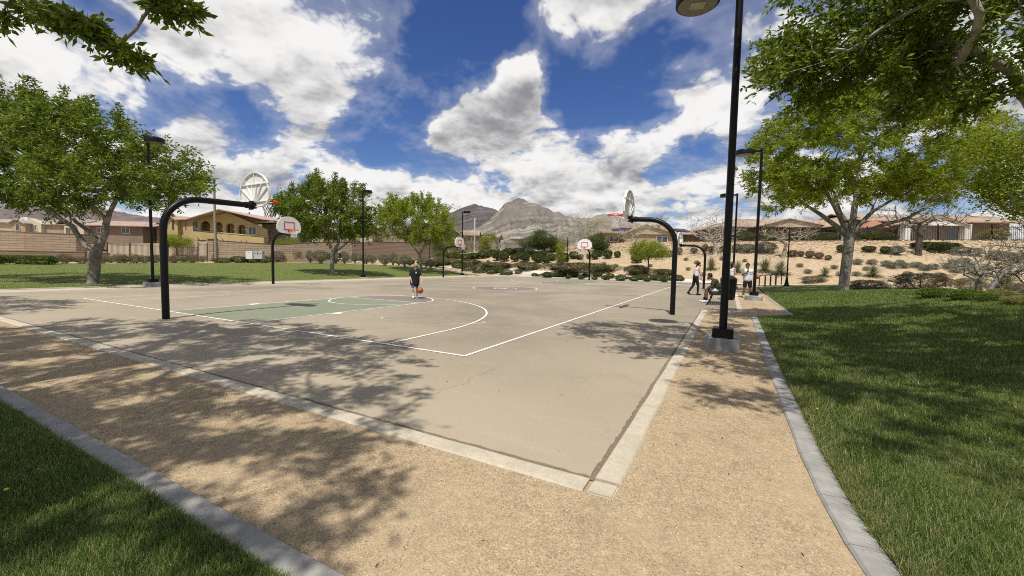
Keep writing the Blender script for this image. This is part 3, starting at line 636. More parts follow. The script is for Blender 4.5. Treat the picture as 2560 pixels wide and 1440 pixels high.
# ------------------------------------------------------------------ basketball hoops
def arc_pts(c, r, a0, a1, n, f): return [f(c[0]+r*math.cos(a0+(a1-a0)*i/n), c[1]+r*math.sin(a0+(a1-a0)*i/n)) for i in range(n+1)]
def fan_outline():
    pts = [(-.685, .16), (-.685, .02+.2)]
    pts = [(0, 0), (.42, .03), (.60, .10), (.685, .22), (.685, .36)]
    top = [(.685*math.cos(t), .36+.59*math.sin(t)) for t in [math.pi*i/28 for i in range(1, 28)]]
    return pts+top+[(-.685, .36), (-.685, .22), (-.60, .10), (-.42, .03)]
def make_hoop(label, base, direction, arm, net_mat='net_white', R=.074):
    """local +X is the way the arm points"""
    t = empty('basketball_hoop', (base[0], base[1], base[2]), direction); tag(t, label, 'basketball hoop', 'gooseneck basketball hoops round the court')
    hz = 2.86; br = .78
    path = [(0, 0, -.1), (0, 0, .6), (0, 0, 1.3), (0, 0, hz-br)]+[(br-br*math.cos(a), 0, hz-br+br*math.sin(a)) for a in [math.pi/2*i/12 for i in range(1, 13)]]+[(arm-.02, 0, hz+.03)]
    MB().tube(path, R, 18).build('pole', 'black_paint', t, smooth=True)
    mb = MB(); mb.tube([(arm-.16, 0, hz+.025), (arm-.03, 0, hz+.03)], R+.012, 18); mb.box((arm-.01, 0, hz+.03), (.03, .20, .24)); mb.box((arm+.05, 0, hz+.03), (.10, .14, .16))
    for sy in (-1, 1):
        for sz in (-1, 1): mb.box((arm-.005, sy*.075, hz+.03+sz*.09), (.05, .022, .022))
    mb.build('mounting_flange', 'black_paint', t, smooth=True, bevel=.004)
    zb = 2.84; X0 = arm+.01
    out = fan_outline(); n = len(out)
    bb = MB(); bb.prism([(y, zb+z) for y, z in out], X0+.09, X0+.115, 'x'); board = bb.build('backboard', 'board_white', t)
    fl = MB()
    for i in range(n):
        a, b = Vector(out[i]), Vector(out[(i+1) % n]); ca, cb_ = Vector((0, .42)), Vector((0, .42))
        ai = a+(ca-a).normalized()*.022; bi = b+(cb_-b).normalized()*.022
        vs = [(x, p.x, zb+p.y) for x in (X0+.048, X0+.095) for p in (a, b, bi, ai)]
        fl.add(vs, [(3, 2, 1, 0), (4, 5, 6, 7), (0, 1, 5, 4), (2, 3, 7, 6), (1, 2, 6, 5), (3, 0, 4, 7)])
    fl.build('edge_flange', 'board_white', board)
    def rib(a, b, w=.018):
        a, b = Vector(a), Vector(b); d = (b-a).normalized(); nrm = Vector((-d.y, d.x))*w/2
        q = [a+nrm, b+nrm, b-nrm, a-nrm]; mb = MB(); mb.prism([(p.x, zb+p.y) for p in q], X0+.055, X0+.091, 'x'); mb.build('rib', 'board_white', board)
    c0 = (0, .10)
    for e in ((-.60, .52), (-.33, .60), (-.12, .62), (.12, .62), (.33, .60), (.60, .52)): rib((e[0]*.16, .17), e)
    rib((-.66, .63), (.66, .63)); rib((0, .64), (0, .93)); rib((-.42, .64), (-.42, .82)); rib((.42, .64), (.42, .82)); rib((-.64, .16), (-.12, .16)); rib((.12, .16), (.64, .16))
    fr = MB(); x1 = X0+.117; y0, y1, z0, z1 = -.305, .305, zb+.20, zb+.66; w = .05
    for a in ((y0, y1, z0, z0+w), (y0, y1, z1-w, z1), (y0, y0+w, z0+w, z1-w), (y1-w, y1, z0+w, z1-w)): fr.span(x1, x1+.004, *a)
    fr.build('target_frame', 'target_red', board)
    zr = zb+.21; rc = X0+.115+.15+.235; rm = MB()
    rm.tube([(rc+.235*math.cos(2*math.pi*i/28), .235*math.sin(2*math.pi*i/28), zr) for i in range(28)], .014, 8, closed=True)
    rm.tube([(rc+.255*math.cos(2*math.pi*i/28), .255*math.sin(2*math.pi*i/28), zr-.012) for i in range(28)], .007, 6, closed=True)
    rm.box((X0+.125, 0, zr-.03), (.02, .16, .17)); rm.box((X0+.20, 0, zr-.012), (.16, .15, .012))
    for sy in (-1, 1):
        rm.tube([(X0+.13, sy*.07, zr-.10), (rc-.10, sy*.17, zr-.015)], .009, 6); rm.tube([(X0+.13, sy*.07, zr-.005), (rc-.12, sy*.20, zr-.003)], .011, 6)
    rim = rm.build('rim', 'rim_red', t, smooth=True)
    nt = MB(); rows = 5; K = 12; rad = [.232, .205, .175, .15, .135, .14]; zz = [0, -.10, -.19, -.27, -.34, -.42]
    for k in range(K):
        for sgn in (-1, 1):
            pts = []
            for r in range(rows+1):
                a = 2*math.pi*(k+sgn*.5*r)/K; pts.append((rc+rad[r]*math.cos(a), rad[r]*math.sin(a), zr+zz[r]))
            nt.tube(pts, .0055, 4)
    nt.build('net', net_mat, rim)
    return t
PI = math.pi
make_hoop('near left hoop seen from behind its white ribbed backboard', (*gp(415, 797)[:2], 0), PI/2, 1.98, 'net_black')
make_hoop('near right hoop on the right sideline, its red rim in side view', (*gp(1680.5, 787)[:2], 0), PI, 1.30)
make_hoop('left sideline hoop facing the camera beside the yellow house', (*gp(683, 710)[:2], 0), 0, 1.45)
make_hoop('small far hoop on the left sideline in front of the lamp post', (*gp(1108, 693.5)[:2], 0), 0, 1.75)
make_hoop('small far hoop on the right sideline seen edge-on behind the walking woman', (*gp(1759, 722)[:2], 0), PI-.17, 1.55)
make_hoop('far end hoop facing the camera in front of the gravel slope', (*gp(1473, 700)[:2], 0), -PI/2, 1.6)

# ------------------------------------------------------------------ lamp posts
def make_lamp(label, base, h, direction, foot_h=.22, foot_r=.33, lean=0.0, scale=1.0, foot_mat='concrete_shade_tinted'):
    t = empty('lamp_post', base, direction); t.rotation_euler = (lean, 0, direction) if lean else t.rotation_euler
    tag(t, label, 'lamp post', 'disc headed black lamp posts')
    ft = MB(); ft.lathe([(foot_r, -.4), (foot_r, foot_h-.02), (foot_r-.02, foot_h), (.001, foot_h)], 28); ft.build('footing', foot_mat, t, smooth=True)
    mb = MB(); mb.box((0, 0, foot_h+.085), (.34, .34, .17)); mb.build('base_cover', 'black_paint', t, bevel=.012)
    mb = MB(); mb.tube([(0, 0, foot_h), (0, 0, h*.5), (0, 0, h)], [.066, .062, .058], 16); mb.build('pole', 'black_paint', t, smooth=True)
    mb = MB(); mb.box((.16, 0, h-.10), (.30, .07, .10)); mb.build('arm', 'black_paint', t, bevel=.01)
    hd = MB(); r = .37; zc = h-.22; hd.lathe([(r-.02, zc), (r, zc+.015), (r, zc+.18), (r-.015, zc+.21), (.22, zc+.235), (.001, zc+.24)], 36, (.30+r, 0, 0)); head = hd.build('lamp_head', 'black_paint', t, smooth=True)
    ln = MB(); ln.lathe([(r-.045, zc-.006), (r-.045, zc+.004), (.001, zc+.004)], 36, (.30+r, 0, 0)); ln.build('lens', 'lens_grey', head)
    pn = MB(); pn.box((.30+r, 0, zc-.012), (.25, .19, .01), .3); pn.build('light_panel', 'led_panel', head)
    return t
nl = gp(1805, 868)
make_lamp('tall near lamp post on the granite path, its head cut by the picture top', (nl[0], nl[1], -.015), 6.40, PI, .20, .31)
bl = gp(377, 716); make_lamp('lamp post at left beside the big tree behind the near left hoop', (-20.9, bl[1], .0), 6.95, 0, .22, .36)
b2 = gp(908, 694); make_lamp('lamp post between the two middle lawn trees', (b2[0], b2[1], b2[2]-.1), 7.2, -.2, .14, .36, foot_mat='concrete')
b3 = gp(1155, 690); make_lamp('lamp post beside the small far left hoop', (b3[0], b3[1], b3[2]-.1), 6.9, -.2, .2, .36, foot_mat='concrete')
b4 = gp(1884, 750); make_lamp('lamp post behind the standing man, its head lost in leaves', (b4[0], b4[1], -.015), 6.75, PI, .22, .36)
b5 = gp(1831, 722); make_lamp('farthest right lamp post, its disc head showing behind the near pole', (b5[0], b5[1], -.02), 6.45, PI, .2, .34)

def make_ped(label, px, py, h):
    b = gp(px, py); t = empty('pedestrian_lamp', b); tag(t, label, 'lamp post', 'slim decorative lamp posts')
    mb = MB(); mb.lathe([(.20, -.2), (.20, .06), (.17, .10), (.13, .22), (.10, .40), (.075, .62), (.055, .70)], 14); mb.build('base', 'black_paint', t, smooth=True)
    mb = MB(); mb.tube([(0, 0, .6), (0, 0, h-.9)], [.05, .04], 10); mb.build('pole', 'black_paint', t, smooth=True)
    mb = MB(); mb.lathe([(.05, h-.95), (.10, h-.90), (.17, h-.86), (.05, h-.80), (.06, h-.70), (.045, h-.3), (.04, h), (.001, h+.03)], 14); mb.build('lantern', 'black_metal', t, smooth=True)
    return t
make_ped('slim black pedestrian lamp among the mats left of the far hoop', 1417, 683, 4.0)
make_ped('slim black pedestrian lamp beside the bike racks in front of the bare tree', 1966, 716, 4.3)
make_ped('slim black pedestrian lamp behind the second lawn tree', 1073, 650, 4.3)

# ------------------------------------------------------------------ bench, bin, bike racks, balls
def make_bench():
    y0 = 11.95; t = empty('park_bench', (3.32, y0, 0)); tag(t, 'black slatted metal bench on the pad with a man seated on it', 'bench')
    L = 1.85
    for i in range(7):
        mb = MB(); mb.span(-.40+i*.067, -.40+i*.067+.05, .04, L-.04, .425, .445); mb.build('seat_slat', 'black_metal', t)
    n = 20
    for i in range(n):
        y = .07+(L-.14)*i/(n-1); mb = MB(); mb.tube([(.06, y, .44), (.12, y, .55), (.17, y, .72), (.22, y, .92)], .02, 4); mb.build('back_slat', 'black_metal', t)
    mb = MB(); mb.tube([(.225, 0, .93), (.225, L, .93)], .025, 8); mb.tube([(.10, 0, .50), (.10, L, .50)], .02, 8); mb.build('back_rail', 'black_metal', t, smooth=True)
    for y in (0.0, L/2, L):
        mb = MB(); mb.tube([(-.47, y, .0), (-.44, y, .06), (-.36, y, .18), (-.33, y, .30), (-.38, y, .42), (-.10, y, .42), (.06, y, .42), (.13, y, .60), (.23, y, .94)], .024, 6); mb.build('side_frame', 'black_metal', t, smooth=True)
        mb = MB(); mb.tube([(.06, y, .42), (.10, y, .22), (.20, y, .06), (.24, y, .0)], .024, 6); mb.build('leg', 'black_metal', t, smooth=True)
        mb = MB(); mb.tube([(-.37, y, .42), (-.42, y, .58), (-.36, y, .66), (-.1, y, .67), (.14, y, .66)], .022, 6); mb.build('armrest', 'black_metal', t, smooth=True)
make_bench()
def make_bin():
    t = empty('litter_bin', (3.56, 15.4, 0)); tag(t, 'black slatted litter bin beyond the bench, half behind the near lamp pole', 'bin')
    for k in range(22):
        a = 2*PI*k/22; mb = MB(); mb.tube([(.25*math.cos(a), .25*math.sin(a), .06), (.29*math.cos(a), .29*math.sin(a), .5), (.31*math.cos(a), .31*math.sin(a), .92)], .026, 4); mb.build('slat', 'black_metal', t)
    mb = MB(); mb.lathe([(.24, .02), (.24, .85), (.001, .85)], 18); mb.build('liner', 'black_metal', t, smooth=True)
    mb = MB(); mb.lathe([(.33, .90), (.34, .95), (.22, 1.04), (.19, 1.04), (.001, .99)], 22); mb.build('lid', 'black_metal', t, smooth=True)
make_bin()
for i, (px, w) in enumerate(((1889, 5.9), (1906, 6.3), (1927, 6.7), (1947, 7.1))):
    b = gp(px, 717); t = empty('bike_rack', (w, 31.9+.55*i, float(H(w, 31.9+.55*i))), -.25+.1); tag(t, f'{ORD[i]} black hoop bike rack from the left behind the grass crest', 'bike rack', 'bike racks by the walkway')
    r = .20; pts = [(-r, 0, -.1), (-r, 0, .68)]+[(-r*math.cos(a), 0, .68+r*math.sin(a)) for a in [PI*j/10 for j in range(1, 11)]]+[(r, 0, -.1)]
    mb = MB(); mb.tube(pts, .035, 10); mb.build('hoop', 'black_metal', t, smooth=True)
    mb = MB(); mb.box((-r, 0, .13), (.13, .13, .012)); mb.box((r, 0, .13), (.13, .13, .012)); mb.build('foot_plate', 'black_metal', t)
def make_ball(label, c, r=.12):
    o = empty('basketball', (c[0], c[1], c[2]-r)); o.rotation_euler = (0, 0, .6); tag(o, label, 'basketball')
    me = bpy.data.meshes.new('ball_skin'); bm = bmesh.new(); bmesh.ops.create_icosphere(bm, subdivisions=4, radius=r); bm.to_mesh(me); bm.free()
    me.materials.append(MATS['ball_orange']); me.polygons.foreach_set("use_smooth", [True]*len(me.polygons))
    s = bpy.data.objects.new('ball_skin', me); COL.objects.link(s); s.parent = o; s.location = (0, 0, r)
    def ring(f): 
        mb = MB(); mb.tube([tuple(r*1.0*Vector(f(2*PI*i/40)).normalized()+Vector((0, 0, r))) for i in range(40)], .0032, 4, closed=True); mb.build('seam', 'black_metal', o)
    ring(lambda a: (math.cos(a), math.sin(a), 0)); ring(lambda a: (math.cos(a), 0, math.sin(a)))
    ring(lambda a: (math.cos(a), .55+.0*a, math.sin(a))); ring(lambda a: (math.cos(a), -.55, math.sin(a)))
    return o

# ------------------------------------------------------------------ foliage and wood
def leaves_mesh(name, C, L, W, mat, rs, parent=None, droop=.4, six=False, face=None):
    """C (n,3) leaf roots; one folded lance-shaped leaf at each"""
    n = len(C); d = rs.normal(size=(n, 3)); d[:, 2] = d[:, 2]*.6-droop
    if face is not None: d = d+face
    d /= np.linalg.norm(d, axis=1)[:, None]
    r = rs.normal(size=(n, 3)); r[:, 2] *= .5; s = np.cross(d, r); s /= np.linalg.norm(s, axis=1)[:, None]+1e-9
    up = np.cross(s, d); up *= np.sign(up[:, 2:3]+1e-9)
    l = (L*rs.uniform(.65, 1.25, n))[:, None]; w = (W*rs.uniform(.7, 1.2, n))[:, None]
    if not six:
        V = np.stack([C, C+d*l*.45+s*w*.5+up*w*.15, C+d*l, C+d*l*.45-s*w*.5+up*w*.15], 1).reshape(-1, 3)
        F = (np.arange(n)[:, None]*4+np.array([[0, 1, 2, 3]]))
        F = np.concatenate([F[:, [0, 1, 2]], F[:, [0, 2, 3]]])
    else:
        tip = C+d*l-up*l*.12*rs.uniform(0, 2, n)[:, None]
        V = np.stack([C, C+d*l*.35+s*w*.5+up*w*.2, C+d*l*.7+s*w*.38+up*w*.1, tip, C+d*l*.7-s*w*.38+up*w*.1, C+d*l*.35-s*w*.5+up*w*.2], 1).reshape(-1, 3)
        b = np.arange(n)[:, None]*6; F = np.concatenate([b+np.array([[0, 1, 2]]), b+np.array([[0, 2, 3]]), b+np.array([[0, 3, 4]]), b+np.array([[0, 4, 5]])])
    return mesh_np(name, V, F, mat, parent)
def sample_lobes(lobes, n, rs, shell=.55):
    w = np.array([l[1][0]*l[1][1]*l[1][2] for l in lobes])**.75; w = w/w.sum(); out = []
    for (c, r), k in zip(lobes, rs.multinomial(n, w)):
        v = rs.normal(size=(k, 3)); v /= np.linalg.norm(v, axis=1)[:, None]; q = rs.uniform(0, 1, k)**(1/3*shell)
        out.append(np.array(c)+v*q[:, None]*np.array(r))
    return np.concatenate(out)
def grow(trunk, targets, rs, sag=.0, wob=.06, alpha=.75, limbs=()):
    """trunk: polyline of points (last = fork); limbs: extra polylines starting at the fork.  returns pos, parent"""
    pos = [np.array(p, float) for p in trunk]; par = [-1]+list(range(len(trunk)-1)); dirs = [np.array([0, 0, 1.0])]*len(trunk)
    fork = len(pos)-1; ok = [False]*fork+[not limbs]; lim = {}
    for lb in limbs:
        p = fork
        for li, q in enumerate(lb):
            q = np.array(q, float); d = q-pos[p]; dirs.append(d/(np.linalg.norm(d)+1e-9)); pos.append(q); par.append(p); ok.append(li > 0); p = len(pos)-1; lim[p] = 1-li/(len(lb)+.5)
    order = np.argsort(np.linalg.norm(targets-pos[fork], axis=1)); tips = []
    for ti in order:
        t = targets[ti]; P = np.array(pos); D = np.array(dirs); d = t-P; dist = np.linalg.norm(d, axis=1)+1e-6
        cosang = (d*D).sum(1)/dist; cost = dist*(1+alpha*(1-cosang))+np.where(np.array(ok), 0, 1e6)
        i = int(np.argmin(cost)); L = dist[i]; m = max(1, min(4, int(L/.45)+1)); p = i; d0 = D[i]; a = P[i]
        for k in range(1, m+1):
            u = k/m; lin = a+(t-a)*u; cur = a+d0*L*u*.9; q = lin*(u**.7)+cur*(1-u**.7) if m > 1 else t
            if k == m: q = t
            else: q = q+rs.normal(size=3)*wob*L*.5
            dd = q-pos[p]; dirs.append(dd/(np.linalg.norm(dd)+1e-9)); pos.append(q); par.append(p); ok.append(True); p = len(pos)-1
        tips.append(p)
    return np.array(pos), par, tips, lim
def wood_mesh(name, pos, par, r_tip, r_base, mat, parent, flare=1.35, lim=None):
    n = len(pos); kids = [[] for _ in range(n)]
    for i, p in enumerate(par):
        if p >= 0: kids[p].append(i)
    cnt = np.zeros(n)
    for i in range(n-1, -1, -1): cnt[i] = 1 if not kids[i] else 0
    for i in range(n-1, 0, -1): cnt[par[i]] += cnt[i]
    N = max(cnt[0], 2); ex = math.log(r_base/r_tip)/math.log(N)
    rad = r_tip*np.maximum(cnt, 1)**ex
    for i_, f_ in (lim or {}).items(): rad[i_] = max(min(rad[i_], r_base*.7), r_base*.52*f_)
    starts = [(0, -1)]; Vs = []; Fs = []; off = 0
    while starts:
        s, pp = starts.pop(); chain = [] if pp < 0 else [pp]; i = s
        while True:
            chain.append(i)
            if not kids[i]: break
            ks = sorted(kids[i], key=lambda k: -cnt[k]); starts += [(k, i) for k in ks[1:]]; i = ks[0]
        P = pos[chain]; R = rad[chain].copy()
        if pp >= 0: R[0] = min(R[0], R[1]*1.15)
        if pp < 0: R[0] *= flare; 
        m = len(chain)
        sides = 12 if R.max() > .08 else (7 if R.max() > .025 else (5 if R.max() > .012 else 3))
        T = np.zeros_like(P); T[1:-1] = P[2:]-P[:-2]; T[0] = P[1]-P[0]; T[-1] = P[-1]-P[-2]; T /= np.linalg.norm(T, axis=1)[:, None]+1e-9
        ref = np.array([1.0, 0.13, 0.07]); A = np.zeros_like(P)
        for k in range(m):
            a = ref-T[k]*ref.dot(T[k]); nn = np.linalg.norm(a)
            if nn < 1e-3: a = np.array([0, 1.0, 0])-T[k]*T[k][1]; nn = np.linalg.norm(a)
            A[k] = a/nn; ref = A[k]
        B = np.cross(T, A); an = 2*np.pi*np.arange(sides)/sides
        ring = P[:, None, :]+R[:, None, None]*(A[:, None, :]*np.cos(an)[None, :, None]+B[:, None, :]*np.sin(an)[None, :, None])
        Vs.append(ring.reshape(-1, 3)); idx = off+np.arange(m*sides).reshape(m, sides); nx = np.roll(idx, -1, axis=1)
        Fs.append(np.stack([idx[:-1].ravel(), nx[:-1].ravel(), nx[1:].ravel(), idx[1:].ravel()], 1)); off += m*sides
    return mesh_np(name, np.concatenate(Vs), np.concatenate(Fs), mat, parent, smooth=True)
def make_tree(name, label, base, trunk, lobes, n_t, n_leaf, leaf, r_base, seed, bark='bark_grey', leaf_len=.11, leaf_w=.035, spread=.34, group=None, limbs=(), six=False, shell=.6, alpha=.75, tufts=0, extra=None, r_tip=.006, droop=.35, cat='tree', extra_w=1.0, extra_sp=None, shoot=0.0, n_sh=4):
    """all coordinates world; the object sits at its base"""
    rs = np.random.RandomState(seed); base = np.array(base, float)
    t = empty(name, base); tag(t, label, cat, group)
    tg = sample_lobes(lobes, n_t, rs, shell)
    if extra is not None: tg = np.concatenate([tg, np.array(extra)])
    t0 = np.array(trunk[0]); pos, par, tips, lim = grow([base+np.array([0, 0, -.15]), base*.86+t0*.14, base*.6+t0*.4]+[np.array(p) for p in trunk], tg, rs, limbs=limbs, alpha=alpha)
    wood_mesh('trunk', pos-base, par, r_tip, r_base, bark, t, lim=lim)
    if n_leaf:
        tip_i = np.array(tips); pi = np.array(par)[tip_i]
        pr = np.ones(len(tip_i)); spd = np.full(len(tip_i), spread)
        if extra is not None:
            ex = np.array(extra); near = np.array([np.abs(ex-pos[i]).sum(1).min() < 1e-6 for i in tip_i]); pr[near] = extra_w; spd[near] = extra_sp or spread
        k = rs.choice(len(tip_i), n_leaf, p=pr/pr.sum()); u = rs.uniform(0, 1.15, n_leaf)[:, None]
        C = pos[pi[k]]*(1-u)+pos[tip_i[k]]*u+rs.normal(size=(n_leaf, 3))*spd[k][:, None]*np.array([1, 1, .75])
        face = None
        if shoot > 0:   # leafy shoots fanning out from every twig end
            cen = tg.mean(0); P0 = pos[tip_i]; o_ = P0-cen; o_ /= np.linalg.norm(o_, axis=1)[:, None]+1e-9
            dirs_ = o_[:, None, :]*.55+np.array([0, 0, .35])+rs.normal(size=(len(P0), n_sh, 3))*.62; dirs_ /= np.linalg.norm(dirs_, axis=2)[:, :, None]
            ln = shoot*rs.uniform(.55, 1.35, (len(P0), n_sh))
            if extra is not None: ln[near] *= .45
            q = rs.randint(0, n_sh, n_leaf); u2 = rs.uniform(-.1, 1.0, n_leaf)
            D_ = dirs_[k, q]; C = P0[k]+D_*(ln[k, q]*u2)[:, None]+rs.normal(size=(n_leaf, 3))*(spd[k]*.27*(1.15-.6*np.clip(u2, 0, 1)))[:, None]
            C[:, 2] -= .12*shoot*np.clip(u2, 0, 1)**2; face = D_*.8
        if tufts:   # upright shoots standing out of the top of the crown
            top = tg[np.argsort(-tg[:, 2]+rs.normal(size=len(tg))*.8)[:tufts]]
            q = rs.randint(0, len(top), n_leaf//9); h = rs.uniform(.1, 1.0, len(q))
            C = np.concatenate([C, top[q]+np.stack([rs.normal(size=len(q))*.10, rs.normal(size=len(q))*.10, h], 1)])
            if face is not None: face = np.concatenate([face, np.tile(np.array([[0, 0, .8]]), (len(q), 1))])
        leaves_mesh('crown', C-base, leaf_len, leaf_w, leaf, rs, t, droop=droop, six=six, face=face)
    return t
def lobe(px, py, rx, ry, d, ry_d=None):
    k = d/FPX; return (at(px, py, d), (rx*k, (ry_d or rx)*k, ry*k))

# --- the large trees
b = gp(233, 710); d = depth(b); k = d/FPX
TL = [lobe(150, 360, 205, 80, d), lobe(330, 420, 150, 70, d+1), lobe(60, 440, 150, 85, d), lobe(430, 460, 80, 48, d), lobe(230, 460, 190, 55, d-1), lobe(105, 285, 85, 60, d), lobe(-60, 360, 150, 100, d+1), lobe(470, 470, 42, 38, d), lobe(90, 490, 120, 28, d)]
make_tree('ash_tree', 'big spreading leafy tree on the left lawn beside the lamp post', b,
          [at(236, 660, d), at(238, 638, d), at(240, 630, d)], TL, 430, 60000, 'leaf_ash', .235, 11, leaf_len=.20, leaf_w=.075, spread=.30, tufts=60, shoot=.75, n_sh=5,
          limbs=[[at(215, 615, d), at(196, 590, d), at(180, 565, d-.3), at(150, 545, d-.5), at(110, 520, d-.7), at(60, 500, d-.8)],
                 [at(255, 605, d), at(263, 585, d), at(265, 560, d), at(275, 530, d), at(290, 500, d)],
                 [at(252, 608, d+.2), at(225, 580, d+.5), at(190, 555, d+.8), at(150, 510, d+1)]])
b = gp(829, 686); d = depth(b)
make_tree('ash_tree', 'middle lawn tree left of the second lamp post', b, [at(831, 650, d), at(832, 640, d), at(833, 632, d)],
          [lobe(815, 535, 108, 50, d), lobe(760, 520, 58, 42, d), lobe(880, 525, 56, 50, d), lobe(815, 485, 52, 32, d), lobe(750, 545, 55, 40, d), lobe(890, 560, 40, 40, d), lobe(840, 570, 90, 25, d)], 300, 34000, 'leaf_ash', .18, 12, leaf_len=.22, leaf_w=.085, spread=.33, shoot=.8, n_sh=5, tufts=30,
          limbs=[[at(822, 605, d), at(808, 570, d), at(790, 540, d)], [at(845, 610, d), at(850, 580, d), at(852, 540, d)], [at(850, 622, d), at(875, 600, d), at(900, 580, d)]])
b = gp(1053, 681); d = depth(b)
make_tree('ash_tree', 'lighter green lawn tree behind the boy with the ball', b, [at(1051, 655, d), at(1050, 645, d), at(1049, 636, d)],
          [lobe(1040, 550, 90, 42, d), lobe(1090, 555, 50, 38, d), lobe(980, 555, 45, 38, d), lobe(1040, 518, 50, 24, d), lobe(1060, 585, 70, 20, d), lobe(985, 525, 35, 22, d)], 260, 27000, 'leaf_fresh', .16, 13, leaf_len=.23, leaf_w=.085, spread=.36, shoot=.85, n_sh=5, tufts=26,
          limbs=[[at(1035, 620, d), at(1022, 600, d), at(1010, 575, d)], [at(1060, 615, d), at(1075, 600, d), at(1085, 575, d)]])
b = gp(2108, 727); d = depth(b); print('right tree', b, d)
TR = [lobe(2150, 370, 235, 110, d), lobe(1960, 390, 110, 85, d), lobe(2340, 430, 130, 75, d), lobe(2080, 290, 120, 60, d), lobe(1985, 465, 80, 40, d-.4), lobe(2200, 280, 140, 70, d+1), lobe(2430, 400, 85, 75, d), lobe(1950, 500, 40, 30, d-.5), lobe(2100, 455, 150, 32, d+1), lobe(2250, 470, 120, 28, d-.5)]
make_tree('ash_tree', 'large light-barked tree standing on the right grass mound', b,
          [at(2112, 690, d), at(2117, 650, d), at(2122, 610, d), at(2123, 596, d)], TR, 540, 108000, 'leaf_fresh', .235, 14, leaf_len=.17, leaf_w=.058, spread=.28, shoot=.65, n_sh=5, tufts=30,
          limbs=[[at(2090, 565, d), at(2050, 535, d), at(2010, 510, d-.2), at(1975, 485, d-.4)], [at(2108, 560, d), at(2088, 520, d), at(2065, 480, d), at(2040, 450, d)],
                 [at(2132, 555, d), at(2137, 510, d), at(2140, 460, d), at(2150, 400, d)], [at(2150, 585, d-.2), at(2200, 565, d-.5), at(2270, 545, d-.8), at(2330, 510, d-1), at(2390, 480, d-1)],
                 [at(2145, 565, d+.2), at(2180, 530, d+.4), at(2230, 500, d+.5), at(2290, 470, d+.7)], [at(2118, 560, d+.3), at(2100, 530, d+.6), at(2085, 480, d+.9)]])
# tree overhead at right (its trunk stands just outside the picture)
bx, by = 8.4, 1.7; bz = float(H(bx, by))
def P3(x, y, z): return np.array([x, y, z], float)
TB = [lobe(2200, 110, 230, 110, 8.9), lobe(2420, 60, 220, 120, 8.3), lobe(2270, 60, 260, 150, 8.6), lobe(2480, 130, 200, 130, 8.0), lobe(2050, 60, 150, 110, 9.2), lobe(2150, 180, 200, 60, 8.8), lobe(1960, 150, 80, 60, 9.0), lobe(1930, 215, 60, 25, 8.8),
      lobe(2380, 230, 160, 40, 8.2), (P3(7.6, .2, 7.4), (2.5, 2.0, 1.0)), (P3(6.2, 2.0, 7.9), (2.2, 1.6, .8)), (P3(9.8, 2.5, 7.2), (2.2, 2, 1)), (P3(3.2, .4, 7.5), (2.2, 1.8, 1.0)), (P3(5.8, .6, 7.4), (2.6, 2.2, 1.5)), (P3(8.6, 1.0, 6.6), (2.8, 2.8, 1.7)), (P3(4.6, -2.0, 7.0), (1.7, 1.4, .9)), (P3(7.2, -2.2, 6.4), (2.2, 1.6, 1.2)), (P3(10.5, 3.5, 6), (2.5, 2.5, 1.5)), (P3(9.5, -2.5, 6), (2, 1.6, 1.2)), (P3(6.6, -4.2, 7.0), (1.2, .9, .6))]
make_tree('ash_tree', 'overhanging leafy tree filling the upper right corner', (bx, by, bz), [P3(bx, by, 1.6), P3(bx-.05, by+.02, 2.4), P3(bx-.15, by+.05, 3.0)], TB, 760, 112000, 'leaf_ash', .21, 15,
          leaf_len=.15, leaf_w=.056, spread=.24, shoot=.6, n_sh=5, shell=.75, bark='bark_pale', r_tip=.005,
          limbs=[[at(2600, 300, 8.0), at(2530, 180, 8.0), at(2440, 125, 8.1), at(2340, 105, 8.3), at(2260, 60, 8.5)], [P3(7.6, 1.2, 4.4), P3(6.6, .8, 5.6), P3(5.4, .5, 6.6), P3(4.0, .4, 7.2)], [P3(8.9, 1.6, 4.6), P3(9.4, 1.2, 5.6)]])
# tree overhead at left (trunk outside the picture), only low twigs reach into view
TA = [(P3(-1.9, -5.2, 7.5), (2.9, 1.9, .8)), (P3(-4.4, -6.1, 8.0), (2.8, 2.1, .9)), (P3(-6.4, -6.3, 8.4), (1.9, 1.5, .8)), (P3(-2.9, -7.6, 7.4), (3.6, 1.5, 1.2)), (P3(0.0, -6.3, 7.4), (1.8, 1.3, .8)), (P3(-3.4, -4.6, 8.4), (2.6, 1.2, .6)), (P3(1.1, -7.2, 7.3), (1.5, 1.0, .7)), (P3(-5.6, -8.2, 7.2), (2.5, 1.2, 1.0)), (P3(-.8, -8.1, 7.2), (1.8, 1.0, .9))]
tw = [at(40+q*8, 5+q*2.0+(q % 3)*9, 5.6-.01*q) for q in range(0, 26)]+[at(150+q*9, 35+q*5.0+(q % 4)*4, 5.5) for q in range(0, 24)]+[at(360+q*7, 2+(q % 3)*8+q*.6, 5.6) for q in range(0, 18)]+[at(5+(q % 3)*4, 40+q*4, 5.6) for q in range(4)]
make_tree('ash_tree', 'overhanging leafy twigs in the upper left corner', (-3.2, -7.4, 0), [P3(-3.2, -7.4, 1.2), P3(-3.1, -7.35, 2.2), P3(-3.1, -7.3, 2.9)], TA, 620, 64000, 'leaf_ash', .24, 16,
          leaf_len=.14, leaf_w=.054, spread=.20, shoot=.42, n_sh=5, shell=.75, extra=tw, r_tip=.004, extra_w=.30, extra_sp=.07,
          limbs=[[P3(-3.0, -6.6, 4.0), P3(-2.9, -5.6, 5.0), at(60, -60, 5.9), at(90, 0, 5.7), at(160, 40, 5.6)], [P3(-2.0, -7.2, 4.2), P3(-1, -6.8, 5.6)], [P3(-4.2, -7.0, 4.2), P3(-5.4, -6.2, 5.6)]])
